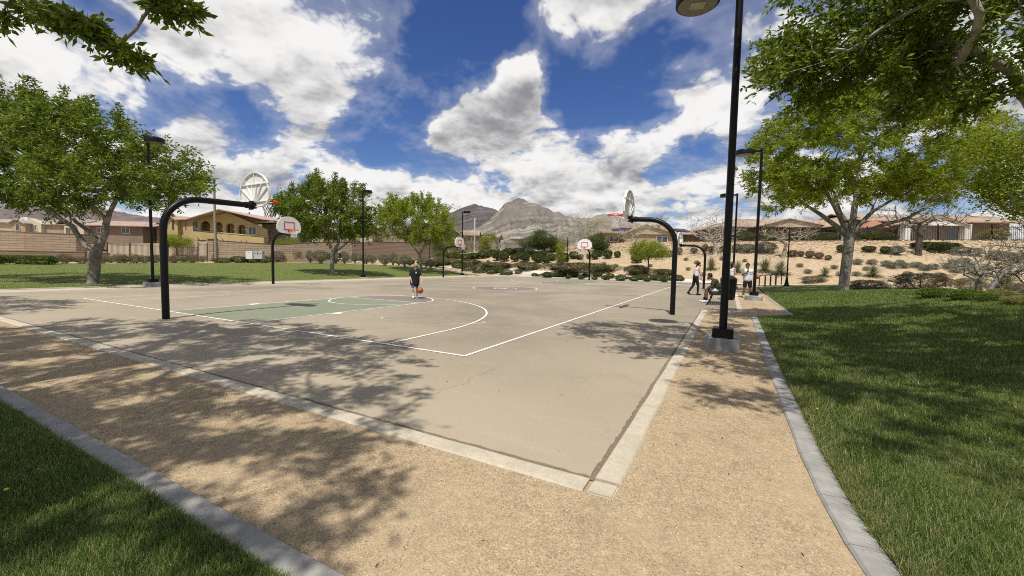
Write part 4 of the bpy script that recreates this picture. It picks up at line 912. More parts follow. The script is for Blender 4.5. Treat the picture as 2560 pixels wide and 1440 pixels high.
make_tree('ash_tree', 'leafy tree at the left edge whose shade falls on the far corner', (-15.3, -8.2, 0), [P3(-15.3, -8.1, 1.5), P3(-15.2, -8.0, 2.6)], [(P3(-14.8, -6.0, 6.4), (3.3, 2.2, 1.3)), (P3(-13, -5.6, 6.6), (2.0, 1.6, 1.0)), (P3(-16.4, -6.4, 6), (2.2, 2.2, 1.3))], 160, 17000, 'leaf_ash', .22, 17, leaf_len=.18, leaf_w=.06, spread=.28, shoot=.6)

# --- smaller trees of the slope and the gardens
def small_tree(name, label, bpx, bpy, lobes_px, n_t, n_leaf, leaf, rb, seed, bark='bark_grey', ll=.16, lw=.06, sp=.22, fork=.35, d=None, group=None, alpha=.6, r_tip=.008, lean=0, shell=.6, droop=.2):
    b = gp(bpx, bpy) if d is None else at(bpx, bpy, d); dd = depth(b)
    lb = [lobe(l[0], l[1], l[2], l[3], dd) for l in lobes_px]; c = lb[0][0]
    f = b*(1-fork)+c*fork; f2 = b*(1-fork*.5)+c*fork*.5; f2[:2] = b[:2]+(f[:2]-b[:2])*.4
    return make_tree(name, label, b, [f2, f], lb, n_t, n_leaf, leaf, rb, seed, bark, ll, lw, sp, group, alpha=alpha, r_tip=r_tip, shell=shell, droop=droop)
small_tree('bare_tree', 'broad leafless tree on the slope between the two right houses', 1788, 637, [(1790, 560, 82, 42), (1760, 575, 50, 30), (1820, 575, 50, 35), (1790, 600, 50, 20)], 620, 2500, 'twig_dry', .22, 21, 'bark_pale', .2, .03, .2, .28, r_tip=.010, shell=1.0)
small_tree('bare_tree', 'leafless pale-branched tree behind the pedestrian lamp by the racks', 1958, 646, [(1975, 570, 72, 28), (1930, 585, 40, 22), (2010, 585, 35, 25)], 300, 600, 'twig_dry', .17, 22, 'bark_tan', .2, .03, .15, .45, r_tip=.010, shell=.9)
small_tree('bare_tree', 'dark-trunked leafless tree in front of the white porch house', 2296, 638, [(2300, 525, 110, 40), (2360, 545, 90, 30), (2230, 545, 60, 30), (2310, 560, 70, 25)], 520, 900, 'twig_dry', .24, 23, 'bark_brown', .2, .03, .15, .5, r_tip=.009, shell=.9)
small_tree('bare_tree', 'twin-trunked pale leafless tree at the right behind the grass crest', 2448, 733, [(2440, 655, 70, 35), (2530, 640, 60, 60), (2500, 680, 60, 25)], 360, 1500, 'twig_dry', .085, 24, 'bark_grey', .12, .02, .15, .4, r_tip=.007, shell=.9)
small_tree('bare_tree', 'second leafless tree at the right edge, its branches reaching up', 2470, 735, [(2560, 600, 60, 70), (2590, 660, 60, 60)], 220, 900, 'twig_dry', .075, 25, 'bark_grey', .12, .02, .15, .35, r_tip=.006, shell=.9)
small_tree('palo_verde_tree', 'yellowish sparse tree left of the near house on the slope', 1462, 625, [(1445, 575, 38, 36), (1500, 578, 42, 34), (1470, 560, 30, 30)], 300, 5000, 'leaf_paloverde', .15, 26, 'bark_tan', .2, .025, .3, .3, r_tip=.010, shell=.9)
small_tree('palo_verde_tree', 'pale multi-branched sparse tree in front of the brown roofed house', 1590, 622, [(1580, 575, 55, 22), (1630, 565, 40, 25), (1560, 590, 40, 15)], 260, 2200, 'leaf_paloverde', .13, 27, 'bark_pale', .2, .025, .3, .35, r_tip=.010, shell=.9)
small_tree('bare_tree', 'thin leafless tree rising above the brown roofed house', 1650, 590, [(1652, 545, 22, 20), (1635, 560, 20, 20)], 160, 500, 'twig_dry', .13, 28, 'bark_tan', .2, .025, .2, .3, r_tip=.012, d=64, shell=.9)
small_tree('young_tree', 'small bushy green tree on the slope edge left of the near right hoop post', 1620, 692, [(1622, 620, 40, 24), (1600, 632, 28, 18), (1648, 632, 26, 16)], 150, 9000, 'leaf_fresh', .07, 29, 'bark_brown', .15, .055, .20, .62, droop=.3)
small_tree('young_tree', 'thin yellow-green sapling left of the far hoop', 1403, 692, [(1402, 625, 9, 22), (1398, 645, 9, 10)], 50, 1800, 'leaf_fresh', .04, 30, 'bark_tan', .14, .05, .16, .6)
small_tree('dark_tree', 'dense dark round tree on the slope below the mountain', 1362, 633, [(1358, 598, 32, 24), (1340, 605, 22, 16), (1380, 610, 24, 16)], 170, 13000, 'leaf_dark', .14, 31, 'bark_brown', .2, .07, .28, .3)
small_tree('dark_tree', 'dark bushy tree right of the far hoop board', 1497, 632, [(1497, 605, 22, 20), (1505, 618, 18, 10)], 90, 6000, 'leaf_dark', .10, 32, 'bark_brown', .18, .07, .24, .3)
small_tree('pale_bark_tree', 'tiny leafless pale tree just left of the far hoop post', 1459, 661, [(1455, 625, 30, 22), (1470, 635, 14, 14)], 120, 200, 'twig_dry', .05, 33, 'bark_pale', .12, .02, .1, .35, r_tip=.007, shell=.9)
small_tree('pale_bark_tree', 'pale grey tree with sparse leaves behind the small far left hoop', 1171, 647, [(1168, 605, 36, 26), (1150, 615, 22, 16), (1190, 612, 20, 18)], 180, 3500, 'leaf_olive', .10, 34, 'bark_pale', .15, .04, .28, .3)
small_tree('pale_bark_tree', 'leafless pale tree above the dark clipped shrubs at centre', 1250, 632, [(1255, 605, 36, 22), (1280, 600, 24, 18), (1232, 612, 18, 14)], 240, 900, 'twig_dry', .09, 35, 'bark_pale', .15, .03, .2, .3, r_tip=.009, shell=.9)
small_tree('young_tree', 'slim fresh green tree below the solar roof', 1219, 630, [(1222, 600, 17, 22), (1215, 612, 12, 12)], 80, 5000, 'leaf_fresh', .07, 36, 'bark_pale', .18, .06, .26, .35)
small_tree('pale_bark_tree', 'white-barked tree behind the left sideline backboard', 748, 640, [(745, 590, 32, 22), (725, 600, 22, 16), (770, 595, 20, 16)], 150, 3000, 'leaf_olive', .11, 37, 'bark_pale', .17, .05, .3, .4)
small_tree('young_tree', 'bright green bushy tree left of the white-barked tree', 722, 652, [(720, 612, 26, 22), (705, 620, 16, 14)], 80, 6000, 'leaf_fresh', .09, 38, 'bark_brown', .2, .07, .3, .3)
small_tree('olive_tree', 'grey-green olive tree behind the second lamp post', 905, 652, [(908, 605, 30, 20), (890, 612, 18, 14), (928, 612, 16, 14)], 120, 7000, 'leaf_olive', .12, 39, 'bark_grey', .18, .055, .32, .35)
small_tree('pale_bark_tree', 'leafless pale tree left of the second lawn tree', 1005, 645, [(998, 600, 26, 22), (980, 610, 16, 14)], 180, 300, 'twig_dry', .10, 40, 'bark_pale', .15, .03, .2, .35, r_tip=.010, shell=.9)
small_tree('pale_bark_tree', 'little leafless tree beside the walker in white', 871, 650, [(868, 622, 14, 14)], 60, 100, 'twig_dry', .06, 41, 'bark_pale', .15, .03, .2, .4, r_tip=.009)
small_tree('palo_verde_tree', 'wide yellow-green tree behind the iron fence at left', 330, 642, [(330, 598, 60, 16), (300, 606, 34, 14), (365, 605, 30, 16)], 170, 9000, 'leaf_paloverde', .12, 42, 'bark_tan', .24, .04, .36, .4)
small_tree('young_tree', 'round green tree behind the iron fence right of the near hoop pole', 444, 648, [(440, 600, 28, 13), (425, 608, 18, 9), (460, 605, 16, 10)], 100, 6000, 'leaf_fresh', .08, 43, 'bark_brown', .2, .06, .28, .45)
small_tree('olive_tree', 'small grey-green tree at the left edge in front of the block wall', 3, 632, [(8, 596, 32, 14), (-15, 600, 30, 14)], 80, 3500, 'leaf_olive', .07, 44, 'bark_brown', .15, .045, .25, .5)
small_tree('pale_bark_tree', 'twiggy pale shrub tree left of the tan gate post', 222, 632, [(225, 596, 16, 10), (232, 602, 10, 8)], 90, 80, 'twig_dry', .05, 45, 'bark_pale', .1, .02, .15, .4, r_tip=.008)
small_tree('olive_tree', 'dusty green tree right of the second lawn tree', 1112, 645, [(1110, 605, 28, 20), (1095, 612, 18, 14)], 90, 6000, 'leaf_olive', .09, 46, 'bark_grey', .18, .06, .3, .35)
small_tree('olive_tree', 'dusty green tree above the small far left hoop arm', 1135, 645, [(1140, 612, 22, 14)], 60, 4000, 'leaf_fresh', .07, 47, 'bark_grey', .18, .06, .28, .35)
small_tree('palo_verde_tree', 'yellow-green bush tree left of the dark round tree', 1320, 632, [(1318, 605, 20, 16), (1305, 612, 14, 12)], 80, 4500, 'leaf_olive', .07, 48, 'bark_tan', .18, .045, .26, .35)
small_tree('palo_verde_tree', 'pale green bush tree between the dark round tree and the slim lamp', 1398, 630, [(1400, 608, 20, 16)], 60, 3500, 'leaf_paloverde', .06, 49, 'bark_tan', .18, .04, .26, .35)
small_tree('olive_tree', 'tangled grey-green tree behind the middle lawn tree trunk', 845, 650, [(800, 595, 40, 20), (860, 600, 40, 18)], 130, 6500, 'leaf_olive', .1, 50, 'bark_grey', .18, .05, .34, .4)
small_tree('leafy_tree', 'leafy tree at the right edge behind the mound tree', 2800, 800, [(2530, 390, 75, 110), (2540, 480, 50, 50), (2600, 430, 100, 120)], 200, 16000, 'leaf_fresh', .3, 51, 'bark_pale', .15, .05, .3, .4, d=15)

# ------------------------------------------------------------------ shrubs (prototypes share their meshes)
def shrub_proto(name, leaf, n, ll, lw, seed, flat=1.0, stems=7, shell=.45, boxy=0.0, foot=.35, droop=-.1, wild=0.0):
    """a shrub one unit wide and one unit tall"""
    rs = np.random.RandomState(seed); v = rs.normal(size=(n, 3)); v /= np.linalg.norm(v, axis=1)[:, None]
    q = rs.uniform(0, 1, n)**(shell/3)
    if boxy: m = np.abs(v).max(axis=1)[:, None]; v = v*(1-boxy)+v/m*.8*boxy
    lump = 1+(fbm(v[:, 0]*2.2+seed, v[:, 1]*2.2+v[:, 2]*2.2, 3)-.5)*(.45+wild)
    C = v*(q*lump)[:, None]*np.array([.48, .48, .5*(1-foot*.5)]); C[:, 2] += .5*(1+foot*.5)-.02
    low = C[:, 2] < foot*.6; C[low, :2] *= (.45+.55*C[low, 2]/(foot*.6))[:, None] if foot > .01 else 1
    C[:, 2] = np.maximum(C[:, 2], .02)
    a = leaves_mesh('foliage', C, ll, lw, leaf, rs, None, droop=droop, face=v*.9)
    mb = MB()
    for s in range(stems):
        an = 2*PI*s/stems+rs.uniform(-.3, .3); r = rs.uniform(.12, .30); mb.tube([(r*.2*math.cos(an), r*.2*math.sin(an), -.08), (r*.6*math.cos(an), r*.6*math.sin(an), foot*.6+.1), (r*math.cos(an), r*math.sin(an), .6)], [.022, .016, .008], 4)
    bmesh_o = mb.build('stems', 'stem_brown', None)
    am, sm_ = a.data, bmesh_o.data
    bpy.data.objects.remove(a); bpy.data.objects.remove(bmesh_o)
    return name, am, sm_
PROTO = {
 'clipped': shrub_proto('clipped_shrub', 'leaf_dark', 3600, .085, .04, 1, boxy=.35, foot=.34, shell=.35),
 'clipped2': shrub_proto('clipped_shrub', 'leaf_dark', 3600, .085, .04, 2, boxy=.15, foot=.30, shell=.35),
 'bed': shrub_proto('bedding_shrub', 'leaf_dark', 2200, .11, .05, 3, boxy=0, foot=.05, shell=.5, wild=.3),
 'sage': shrub_proto('sage_shrub', 'leaf_sage', 2600, .085, .03, 4, foot=.42, shell=.6, wild=.3),
 'grey': shrub_proto('grey_shrub', 'leaf_grey', 2600, .085, .03, 5, foot=.35, shell=.6, wild=.25),
 'tuft': shrub_proto('tuft_shrub', 'leaf_grey', 1300, .13, .035, 6, foot=.15, shell=.9, wild=.5, droop=-.5),
 'dry': shrub_proto('dry_shrub', 'leaf_matbrown', 1900, .13, .025, 7, foot=.1, shell=.9, wild=.5, droop=-.6),
 'russet': shrub_proto('russet_shrub', 'leaf_russet', 2600, .085, .04, 8, boxy=.3, foot=.36, shell=.4),
 'dome': shrub_proto('dome_shrub', 'leaf_dark', 4200, .06, .03, 9, foot=.0, shell=.35, wild=.0),
 'mat': shrub_proto('groundcover_mat', 'leaf_mat', 9000, .05, .022, 10, foot=.0, shell=.5, wild=.5, stems=3),
 'matbrown': shrub_proto('groundcover_mat', 'leaf_matbrown', 8000, .05, .018, 11, foot=.0, shell=.6, wild=.6, stems=3),
 'hedge': shrub_proto('clipped_hedge', 'leaf_hedge', 9000, .05, .03, 12, boxy=.9, foot=.05, shell=.35),
 'yellow': shrub_proto('yellow_shrub', 'leaf_paloverde', 3000, .085, .04, 13, foot=.2, shell=.5),
 'green': shrub_proto('green_shrub', 'leaf_hedge', 4000, .07, .035, 14, foot=.0, shell=.4, wild=.2),
}
srng = random.Random(5)
def shrubs(kind, items, label, group, cat='shrub', deep=1.0, d=None, single=None):
    """items: (px, py_base, width_px, height_px) left to right"""
    items = sorted(items, key=lambda i: i[0])
    for i, (px, py, w, h) in enumerate(items):
        b = gp(px, py) if d is None else at(px, py, d); k = depth(b)/FPX; nm, am, smm = PROTO[kind]
        t = empty(nm, b, srng.uniform(0, 6.28) if deep == 1.0 else YAW+srng.uniform(-.1, .1))
        W = w*k*(1.15 if kind == 'sage' else 1); t.scale = (W, W*deep*srng.uniform(.9, 1.1), h*k*(1.2 if kind == 'sage' else 1))
        f = bpy.data.objects.new('foliage', am); COL.objects.link(f); f.parent = t
        s = bpy.data.objects.new('stems', smm); COL.objects.link(s); s.parent = t
        lab = label.replace('{o}', ORD[min(i, len(ORD)-1)]) if len(items) > 1 else label.replace('{o} ', '')
        tag(t, lab, cat, group)
shrubs('clipped', [(1243, 651, 28, 25), (1260, 653.5, 24, 22), (1287, 654, 22, 18), (1311, 654, 28, 20), (1343, 657, 30, 22), (1365, 659, 24, 20), (1380, 652, 24, 18), (1406, 655, 34, 24)], '{o} from left of the dark clipped shrubs in the centre front row', 'dark clipped shrubs centre front row')
shrubs('clipped2', [(1273, 637, 40, 16), (1296, 634, 36, 14), (1324, 640, 34, 16), (1352, 642, 32, 14), (1232, 640, 30, 16), (1208, 646, 30, 18), (1185, 648, 30, 16), (1300, 645, 26, 14)], '{o} from left of the dark shrubs massed behind the clipped front row', 'dark clipped shrubs centre back row')
shrubs('clipped', [(1434, 648, 22, 20), (1450, 649, 18, 14), (1472, 648, 12, 14), (1487, 649, 18, 18), (1498, 642, 18, 16), (1519, 647, 25, 22), (1543, 645, 17, 17), (1592, 657, 28, 21)], '{o} from left of the clipped shrubs right of the far hoop', 'clipped shrubs behind the far hoop')
shrubs('bed', [(1337, 692, 17, 9), (1368, 694, 27, 14), (1395, 694, 26, 13), (1405, 689, 22, 10), (1420, 697, 15, 9), (1433, 693, 26, 13), (1453, 698.5, 15, 9), (1463, 692, 14, 9), (1486, 699.5, 15, 8), (1494, 692, 24, 12), (1515, 700, 21, 12), (1526, 695, 22, 11), (1553, 702, 28, 15), (1570, 698, 12, 7), (1585, 703, 26, 12), (1606, 700, 26, 14), (1618, 704, 18, 10), (1648, 701, 44, 13), (1660, 705.5, 19, 10), (1694, 704, 28, 16), (1678, 703, 16, 10)], '{o} from left of the small shrubs edging the far end of the court', 'small shrubs edging the far court end')
shrubs('dome', [(1296, 683.5, 20, 10), (1265, 687, 34, 14), (1230, 684, 34, 16), (1200, 681, 40, 18), (1172, 678, 40, 18), (1147, 672, 40, 20), (1248, 680, 28, 14), (1215, 675, 30, 14), (1110, 662, 34, 12)], '{o} from left of the dark bushes in the bank behind the far left hoop', 'dark bushes in the bank behind the far left hoop')
shrubs('mat', [(1245, 670, 88, 15), (1318, 675, 66, 21), (1175, 662, 70, 14)], '{o} from left of the olive groundcover mats left of the steps', 'olive groundcover mats centre', 'groundcover', .75)
shrubs('mat', [(1452, 682, 200, 26)], 'long olive groundcover mat behind the far hoop', 'olive groundcover mats', 'groundcover', .45)
shrubs('mat', [(1593, 688, 56, 26), (1662, 689, 48, 17)], '{o} from left of the olive mats behind the young green tree', 'olive groundcover mats', 'groundcover', .7)
shrubs('grey', [(1634, 643, 20, 14), (1652, 643, 24, 18), (1673, 643, 18, 18), (1698, 638, 16, 20), (1735, 633.5, 18, 15), (1763, 628, 16, 18), (1778, 631, 16, 16), (1808, 630, 16, 16), (1841, 631, 24, 22), (1868, 633, 36, 24), (1895, 631, 26, 24), (1916, 634, 44, 30)], '{o} from left of the grey-green shrubs along the upper right slope', 'grey-green shrubs on the upper slope')
shrubs('russet', [(1980, 643, 22, 17), (2002, 642, 14, 14), (2024, 646, 19, 19), (2047, 648, 19, 17), (2070, 651, 15, 13)], '{o} from left of the brownish clipped shrubs left of the mound tree trunk', 'brownish clipped shrubs')
shrubs('clipped', [(2105, 632, 24, 20), (2172, 631, 26, 16), (2213, 636, 21, 20), (2310, 621, 52, 16), (2350, 631, 42, 26), (2372, 621, 40, 14)], '{o} from left of the dark clipped shrubs below the white porch house', 'dark clipped shrubs below the white porch house')
shrubs('grey', [(2242, 638, 27, 23), (2404, 636, 42, 20), (2392, 621, 24, 12), (2440, 640, 30, 20), (2490, 648, 40, 22), (2540, 655, 44, 24)], '{o} from left of the round grey shrubs at the upper right', 'round grey shrubs upper right')
shrubs('tuft', [(2144, 662, 22, 15), (2179, 661, 22, 13), (2215, 666, 24, 15), (2231, 671, 24, 15), (2249, 663, 22, 14), (2261, 670, 22, 14), (2291, 668, 28, 14), (2313, 676, 26, 15), (2333, 673, 26, 14), (2371, 673, 28, 16), (2382, 661, 18, 14), (2391, 682, 28, 15), (2411, 659, 30, 15), (2423, 678, 28, 14), (2419, 668, 26, 14)], '{o} from left of the small feathery shrubs scattered right of the mound tree', 'small feathery shrubs on the right slope')
shrubs('tuft', [(1715, 652, 12, 8), (1742, 660, 14, 9), (1720, 676, 12, 8), (1757, 690, 16, 9), (1805, 650, 12, 9), (1830, 662, 12, 8), (1862, 655, 12, 8), (1890, 664, 12, 8), (1540, 668, 12, 8), (1565, 676, 14, 8), (1625, 668, 12, 8), (1510, 662, 12, 7), (1400, 668, 12, 7), (1382, 676, 12, 7)], '{o} from left of the tiny feathery tufts dotting the middle slope', 'tiny tufts on the middle slope')
shrubs('tuft', [(2000, 668, 16, 10), (2020, 684, 18, 11), (2085, 672, 16, 10), (2100, 690, 18, 11), (2140, 690, 20, 11), (2165, 676, 16, 10), (2270, 690, 22, 12), (2350, 694, 24, 13), (2445, 690, 26, 14), (2470, 676, 24, 13)], '{o} from left of the tiny feathery tufts dotting the lower right slope', 'tiny tufts on the lower right slope')
shrubs('matbrown', [(2033, 706, 72, 17), (2170, 724, 110, 26), (2305, 722, 170, 42), (2425, 724, 90, 32), (2540, 745, 80, 40)], '{o} from left of the dry brown groundcover patches behind the grass crest', 'dry brown groundcover patches', 'groundcover', .5)
shrubs('green', [(2345, 745, 110, 26), (2420, 752, 100, 28), (2470, 757, 60, 24)], '{o} from left of the low green hedge bushes behind the grass crest', 'low green bushes behind the grass crest', 'shrub', .6)
shrubs('yellow', [(2500, 752, 56, 30), (2545, 765, 60, 26)], '{o} from left of the yellow-green bushes at the right edge', 'yellow-green bushes right edge')
shrubs('yellow', [(2482, 603, 52, 30)], 'round yellow-green bush in front of the right house', 'yellow bush', d=41)
shrubs('dry', [(162, 659, 34, 24), (205, 659, 38, 18), (256, 659, 28, 20), (276, 657, 26, 17), (298, 658, 30, 23), (336, 658, 48, 22), (389, 657, 34, 20), (436, 657, 40, 18), (481, 657, 38, 20), (506, 655, 20, 16), (312, 657, 28, 18), (362, 657, 30, 18), (412, 656, 30, 18), (460, 656, 26, 16)], '{o} from left of the dry tan shrubs edging the lawn before the iron fence', 'dry tan shrubs edging the lawn')
shrubs('dome', [(558, 657, 46, 13), (598, 657, 40, 17), (628, 657, 42, 16), (661, 657, 38, 17)], '{o} from left of the low green domes in front of the utility cabinets', 'low green dome shrubs')
shrubs('sage', [(715, 655, 40, 26), (747, 656, 38, 29), (776, 658, 18, 26), (802, 659, 36, 28), (838, 659, 32, 26), (861, 660, 20, 26), (887, 659, 20, 22), (914, 660, 36, 22), (931, 661, 18, 20), (962, 664, 30, 24), (983, 663, 22, 25), (997, 664, 18, 16), (1012, 667, 26, 24), (1065, 668, 22, 16), (1077, 671, 20, 18), (695, 656, 30, 24)], '{o} from left of the dusty sage shrubs edging the lawn behind the middle trees', 'dusty sage shrubs edging the lawn')
shrubs('clipped2', [(1025, 664, 24, 16), (1092, 668, 32, 16), (1052, 664, 22, 14), (700, 646, 40, 14), (905, 650, 46, 12)], '{o} from left of the dark bushes behind the dusty sage row', 'dark bushes behind the sage row')
shrubs('green', [(985, 644, 58, 13), (1105, 650, 40, 20), (1135, 648, 44, 18), (1165, 650, 40, 16)], '{o} from left of the bright green mounds behind the second lawn tree', 'bright green mounds behind the second lawn tree')
shrubs('dry', [(1070, 660, 40, 16), (1100, 658, 40, 16), (1130, 660, 40, 14), (940, 648, 36, 12), (975, 648, 36, 12)], '{o} from left of the reddish dry bushes behind the second lawn tree', 'reddish dry bushes')
shrubs('grey', [(1220, 664, 12, 14)], 'small lone grey shrub left of the clipped shrubs', 'lone grey shrub')
shrubs('sage', [(54, 628, 42, 24), (95, 628, 30, 22), (8, 627, 30, 18)], '{o} from left of the shrubs in front of the long block wall', 'shrubs in front of the long block wall')
shrubs('green', [(150, 630, 60, 10), (200, 632, 40, 8)], '{o} from left of the low spreading junipers at the block wall foot', 'low junipers at the wall foot')
shrubs('clipped2', [(500, 648, 34, 16), (450, 652, 40, 14), (395, 650, 36, 12)], '{o} from left of the shrubs behind the iron fence', 'shrubs behind the iron fence')
hb = gp(76, 661); k = depth(hb)/FPX
for lab, px, w in (('long clipped bright green box hedge at the left lawn edge', 76, 136), ('second clipped hedge block at the very left edge', -25, 60)):
    p = gp(px, 661); nm, am, smm = PROTO['hedge']; t = empty('clipped_hedge', p, YAW+.02); t.scale = (w*k*1.04, 1.5, 25.5*k)
    for n_, m_ in (('foliage', am), ('stems', smm)):
        f = bpy.data.objects.new(n_, m_); COL.objects.link(f); f.parent = t
    tag(t, lab, 'hedge')

# desert spoons
def spoon_proto(seed, n=260):
    rs = np.random.RandomState(seed); V = []; F = []
    for i in range(n):
        az = rs.uniform(0, 2*PI); el = math.radians(-12+97*rs.uniform(0, 1)**1.35); L = rs.uniform(.85, 1.05)*(1.0 if el > .2 else .85); w = .016
        d = np.array([math.cos(az)*math.cos(el), math.sin(az)*math.cos(el), math.sin(el)]); s = np.array([-math.sin(az), math.cos(az), 0]); b0 = np.array([0, 0, .1])
        mid = b0+d*L*.55; tip = b0+d*L+np.array([0, 0, -.10*math.cos(el)]); b = len(V)
        V += [b0-s*w, b0+s*w, mid+s*w*.9, mid-s*w*.9, tip]; F += [(b, b+1, b+2), (b, b+2, b+3), (b+3, b+2, b+4)]
    o = mesh_np('leaf_rosette', np.array(V), np.array(F), 'leaf_spoon'); me = o.data; bpy.data.objects.remove(o); return me
SP = [spoon_proto(1), spoon_proto(2)]
for i, (px, py, w, h) in enumerate(((1778, 674, 40, 34), (1843, 682, 40, 33), (1912, 680, 50, 38), (1950, 686, 56, 38), (2062, 691, 38, 26), (2182, 691, 52, 32), (2510, 722, 92, 48))):
    b = gp(px, py); k = depth(b)/FPX; t = empty('desert_spoon', b, i*1.3); t.scale = (w*k*.66, w*k*.66, h*k*.98)
    f = bpy.data.objects.new('leaf_rosette', SP[i % 2]); COL.objects.link(f); f.parent = t
    mb = MB(); mb.lathe([(.09, -.1), (.10, .10), (.04, .2), (.001, .22)], 8); mb.build('stump', 'stem_brown', t)
    tag(t, f'{ORD[i]} spiky desert spoon plant from the left on the slope', 'plant', 'desert spoon plants')

# ------------------------------------------------------------------ grass blades, grit, fallen leaves
def blades(name, label, pts, rs, h, mat='grass_blade'):
    n = len(pts); r = np.hypot(pts[:, 0]-CAM[0], pts[:, 1]-CAM[1])
    z = H(pts[:, 0], pts[:, 1])+.005; base = np.stack([pts[:, 0], pts[:, 1], z], 1)
    az = rs.uniform(0, 2*np.pi, n)+.4*np.sin(pts[:, 0]*2.1); lean = rs.uniform(.15, 1.15, n)
    hh = h*rs.uniform(.5, 1.3, n)*(.8+.5*fbm(pts[:, 0]*1.7, pts[:, 1]*1.7, 3)); w = np.clip(.0017+.00095*r, .003, .032)*rs.uniform(.7, 1.2, n)
    dx = np.stack([np.cos(az), np.sin(az), np.zeros(n)], 1); s = np.stack([-np.sin(az+rs.normal(size=n)*.5), np.cos(az), np.zeros(n)], 1)
    mid = base+dx*(hh*lean*.35)[:, None]+np.array([0, 0, 1])*(hh*.6)[:, None]
    tip = base+dx*(hh*lean)[:, None]+np.array([0, 0, 1])*(hh*(1.05-.35*lean))[:, None]
    V = np.stack([base-s*w[:, None]*.5, base+s*w[:, None]*.5, tip+s*w[:, None]*.12, tip-s*w[:, None]*.12], 1).reshape(-1, 3)
    b = np.arange(n)[:, None]*4; F = np.concatenate([b+np.array([[0, 1, 2]]), b+np.array([[0, 2, 3]])])
    o = mesh_np(name, V, F, mat); tag(o, label, 'grass', kind='stuff'); return o
def scatter(poly, rs, n, r0, r1, a0, a1, power=1.0):
    r = r0+(r1-r0)*rs.uniform(0, 1, n)**power; a = rs.uniform(a0, a1, n)
    x = CAM[0]-r*np.sin(a); y = CAM[1]+r*np.cos(a); m = in_poly(poly, x, y); return np.stack([x, y], 1)[m]
rs = np.random.RandomState(77)
NEAR_N = [(-60.0, -4.055), (2.35, -4.055), (2.4, -30.0), (-60.0, -30.0)]
pl = np.concatenate([scatter(NEAR_N, rs, 560000, 1.2, 11, .85, 1.43, 1.3)])
blades('grass', 'short green grass of the near left lawn', pl, rs, .045)
NEAR_R = [(p[0]-.02, p[1]) if p[0] < 6 else p for p in LAWN_R]
pr_ = np.concatenate([scatter(NEAR_R, rs, 370000, 1.5, 27, -.45, .02, 1.7)])
blades('grass', 'short green grass of the right mound', pr_, rs, .062)
ed = []
for x0, y0, x1, y1 in ((4.49, -3.4, 4.325, -2.45), (4.325, -2.45, 4.27, -1.3), (4.27, -1.3, 4.275, 1.0), (4.275, 1.0, 4.37, 8.7)):
    u = rs.uniform(0, 1, 4200); ed.append(np.stack([x0+(x1-x0)*u+np.abs(rs.normal(size=4200))*.05, y0+(y1-y0)*u], 1))
u = rs.uniform(0, 1, 6000); ed.append(np.stack([-6+8.2*u, -4.065-np.abs(rs.normal(size=6000))*.03], 1))
blades('dry_thatch', 'dry straw thatch along the lawn kerbs', np.concatenate(ed), rs, .035, 'straw')
pa = scatter(NEAR_R, rs, 60000, 1.5, 10, -.55, .02, 1.3); pa = pa[fbm(pa[:, 0]*1.7, pa[:, 1]*1.7, 4) > .51]
blades('dry_thatch', 'dry straw blades in thin patches of the right mound', pa, rs, .055, 'straw')
def grit(name, label, n, seed, poly, r1, mat='grit'):
    rs = np.random.RandomState(seed); p = scatter(poly, rs, n, 1.0, r1, -.6, 1.5, 1.2); m = len(p); s = rs.uniform(.0012, .0042, m)*(1+.15*np.hypot(p[:, 0]-CAM[0], p[:, 1]-CAM[1]))
    c = np.stack([p[:, 0], p[:, 1], np.full(m, -.0125)+(fbm(p[:, 0]*2.1, p[:, 1]*2.1, 4)-.5)*.014], 1)
    off = np.array([[1, 0, 0], [-.5, .87, 0], [-.5, -.87, 0], [0, 0, .8]])
    an = rs.uniform(0, 6.28, m); R = np.stack([np.cos(an), -np.sin(an), np.sin(an), np.cos(an)], 1)
    o2 = off[None]*s[:, None, None]*rs.uniform(.6, 1.3, (m, 4, 3)); x = o2[..., 0]*R[:, None, 0]+o2[..., 1]*R[:, None, 1]; y = o2[..., 0]*R[:, None, 2]+o2[..., 1]*R[:, None, 3]
    V = (np.stack([x, y, o2[..., 2]], -1)+c[:, None]).reshape(-1, 3); b = np.arange(m)[:, None]*4
    F = np.concatenate([b+np.array([[0, 1, 3]]), b+np.array([[1, 2, 3]]), b+np.array([[2, 0, 3]])])
    o = mesh_np(name, V, F, mat); tag(o, label, 'gravel', kind='stuff')
PATH = [(-12, -3.9), (4.08, -3.9), (4.08, -3.9), (4.2, 8.7), (2.98, 8.7), (2.98, -2.67), (-12, -2.67)]
grit('loose_grit', 'loose granite grit on the path', 110000, 5, PATH, 8)
EDGE = [(-12, -2.5), (2.8, -2.5), (2.8, 9.8), (2.73, 9.8), (2.73, -2.43), (-12, -2.43)]
grit('edge_grit', 'dark grit in the joint between court and edging strip', 400000, 6, EDGE, 11, 'grit_dark')
rs = np.random.RandomState(21); n = 9000; sx_ = rs.uniform(-34, 34, n); sy_ = 36.5+rs.uniform(0, 1, n)**.6*16.5
up_ = np.clip((sy_-44)/6, 0, 1); keepm = (rs.uniform(0, 1, n) < .25+.75*up_*fbm(sx_*.3, sy_*.3, 3)*1.4) & ~((sx_ > 4) & (sy_ < 37.5)); sx_, sy_ = sx_[keepm], sy_[keepm]; n = len(sx_)
c = np.stack([sx_, sy_, H(sx_, sy_)+(fbm(sx_*.35, sy_*.35, 4)-.5)*.16*sm((sy_-38)/6.0)], 1); s_ = rs.uniform(.03, .13, n)*(1+.6*np.clip((sy_-44)/6, 0, 1))
off = np.array([[1, 0, 0], [0, 1, 0], [-1, 0, 0], [0, -1, 0], [0, 0, .7], [0, 0, -.7]])
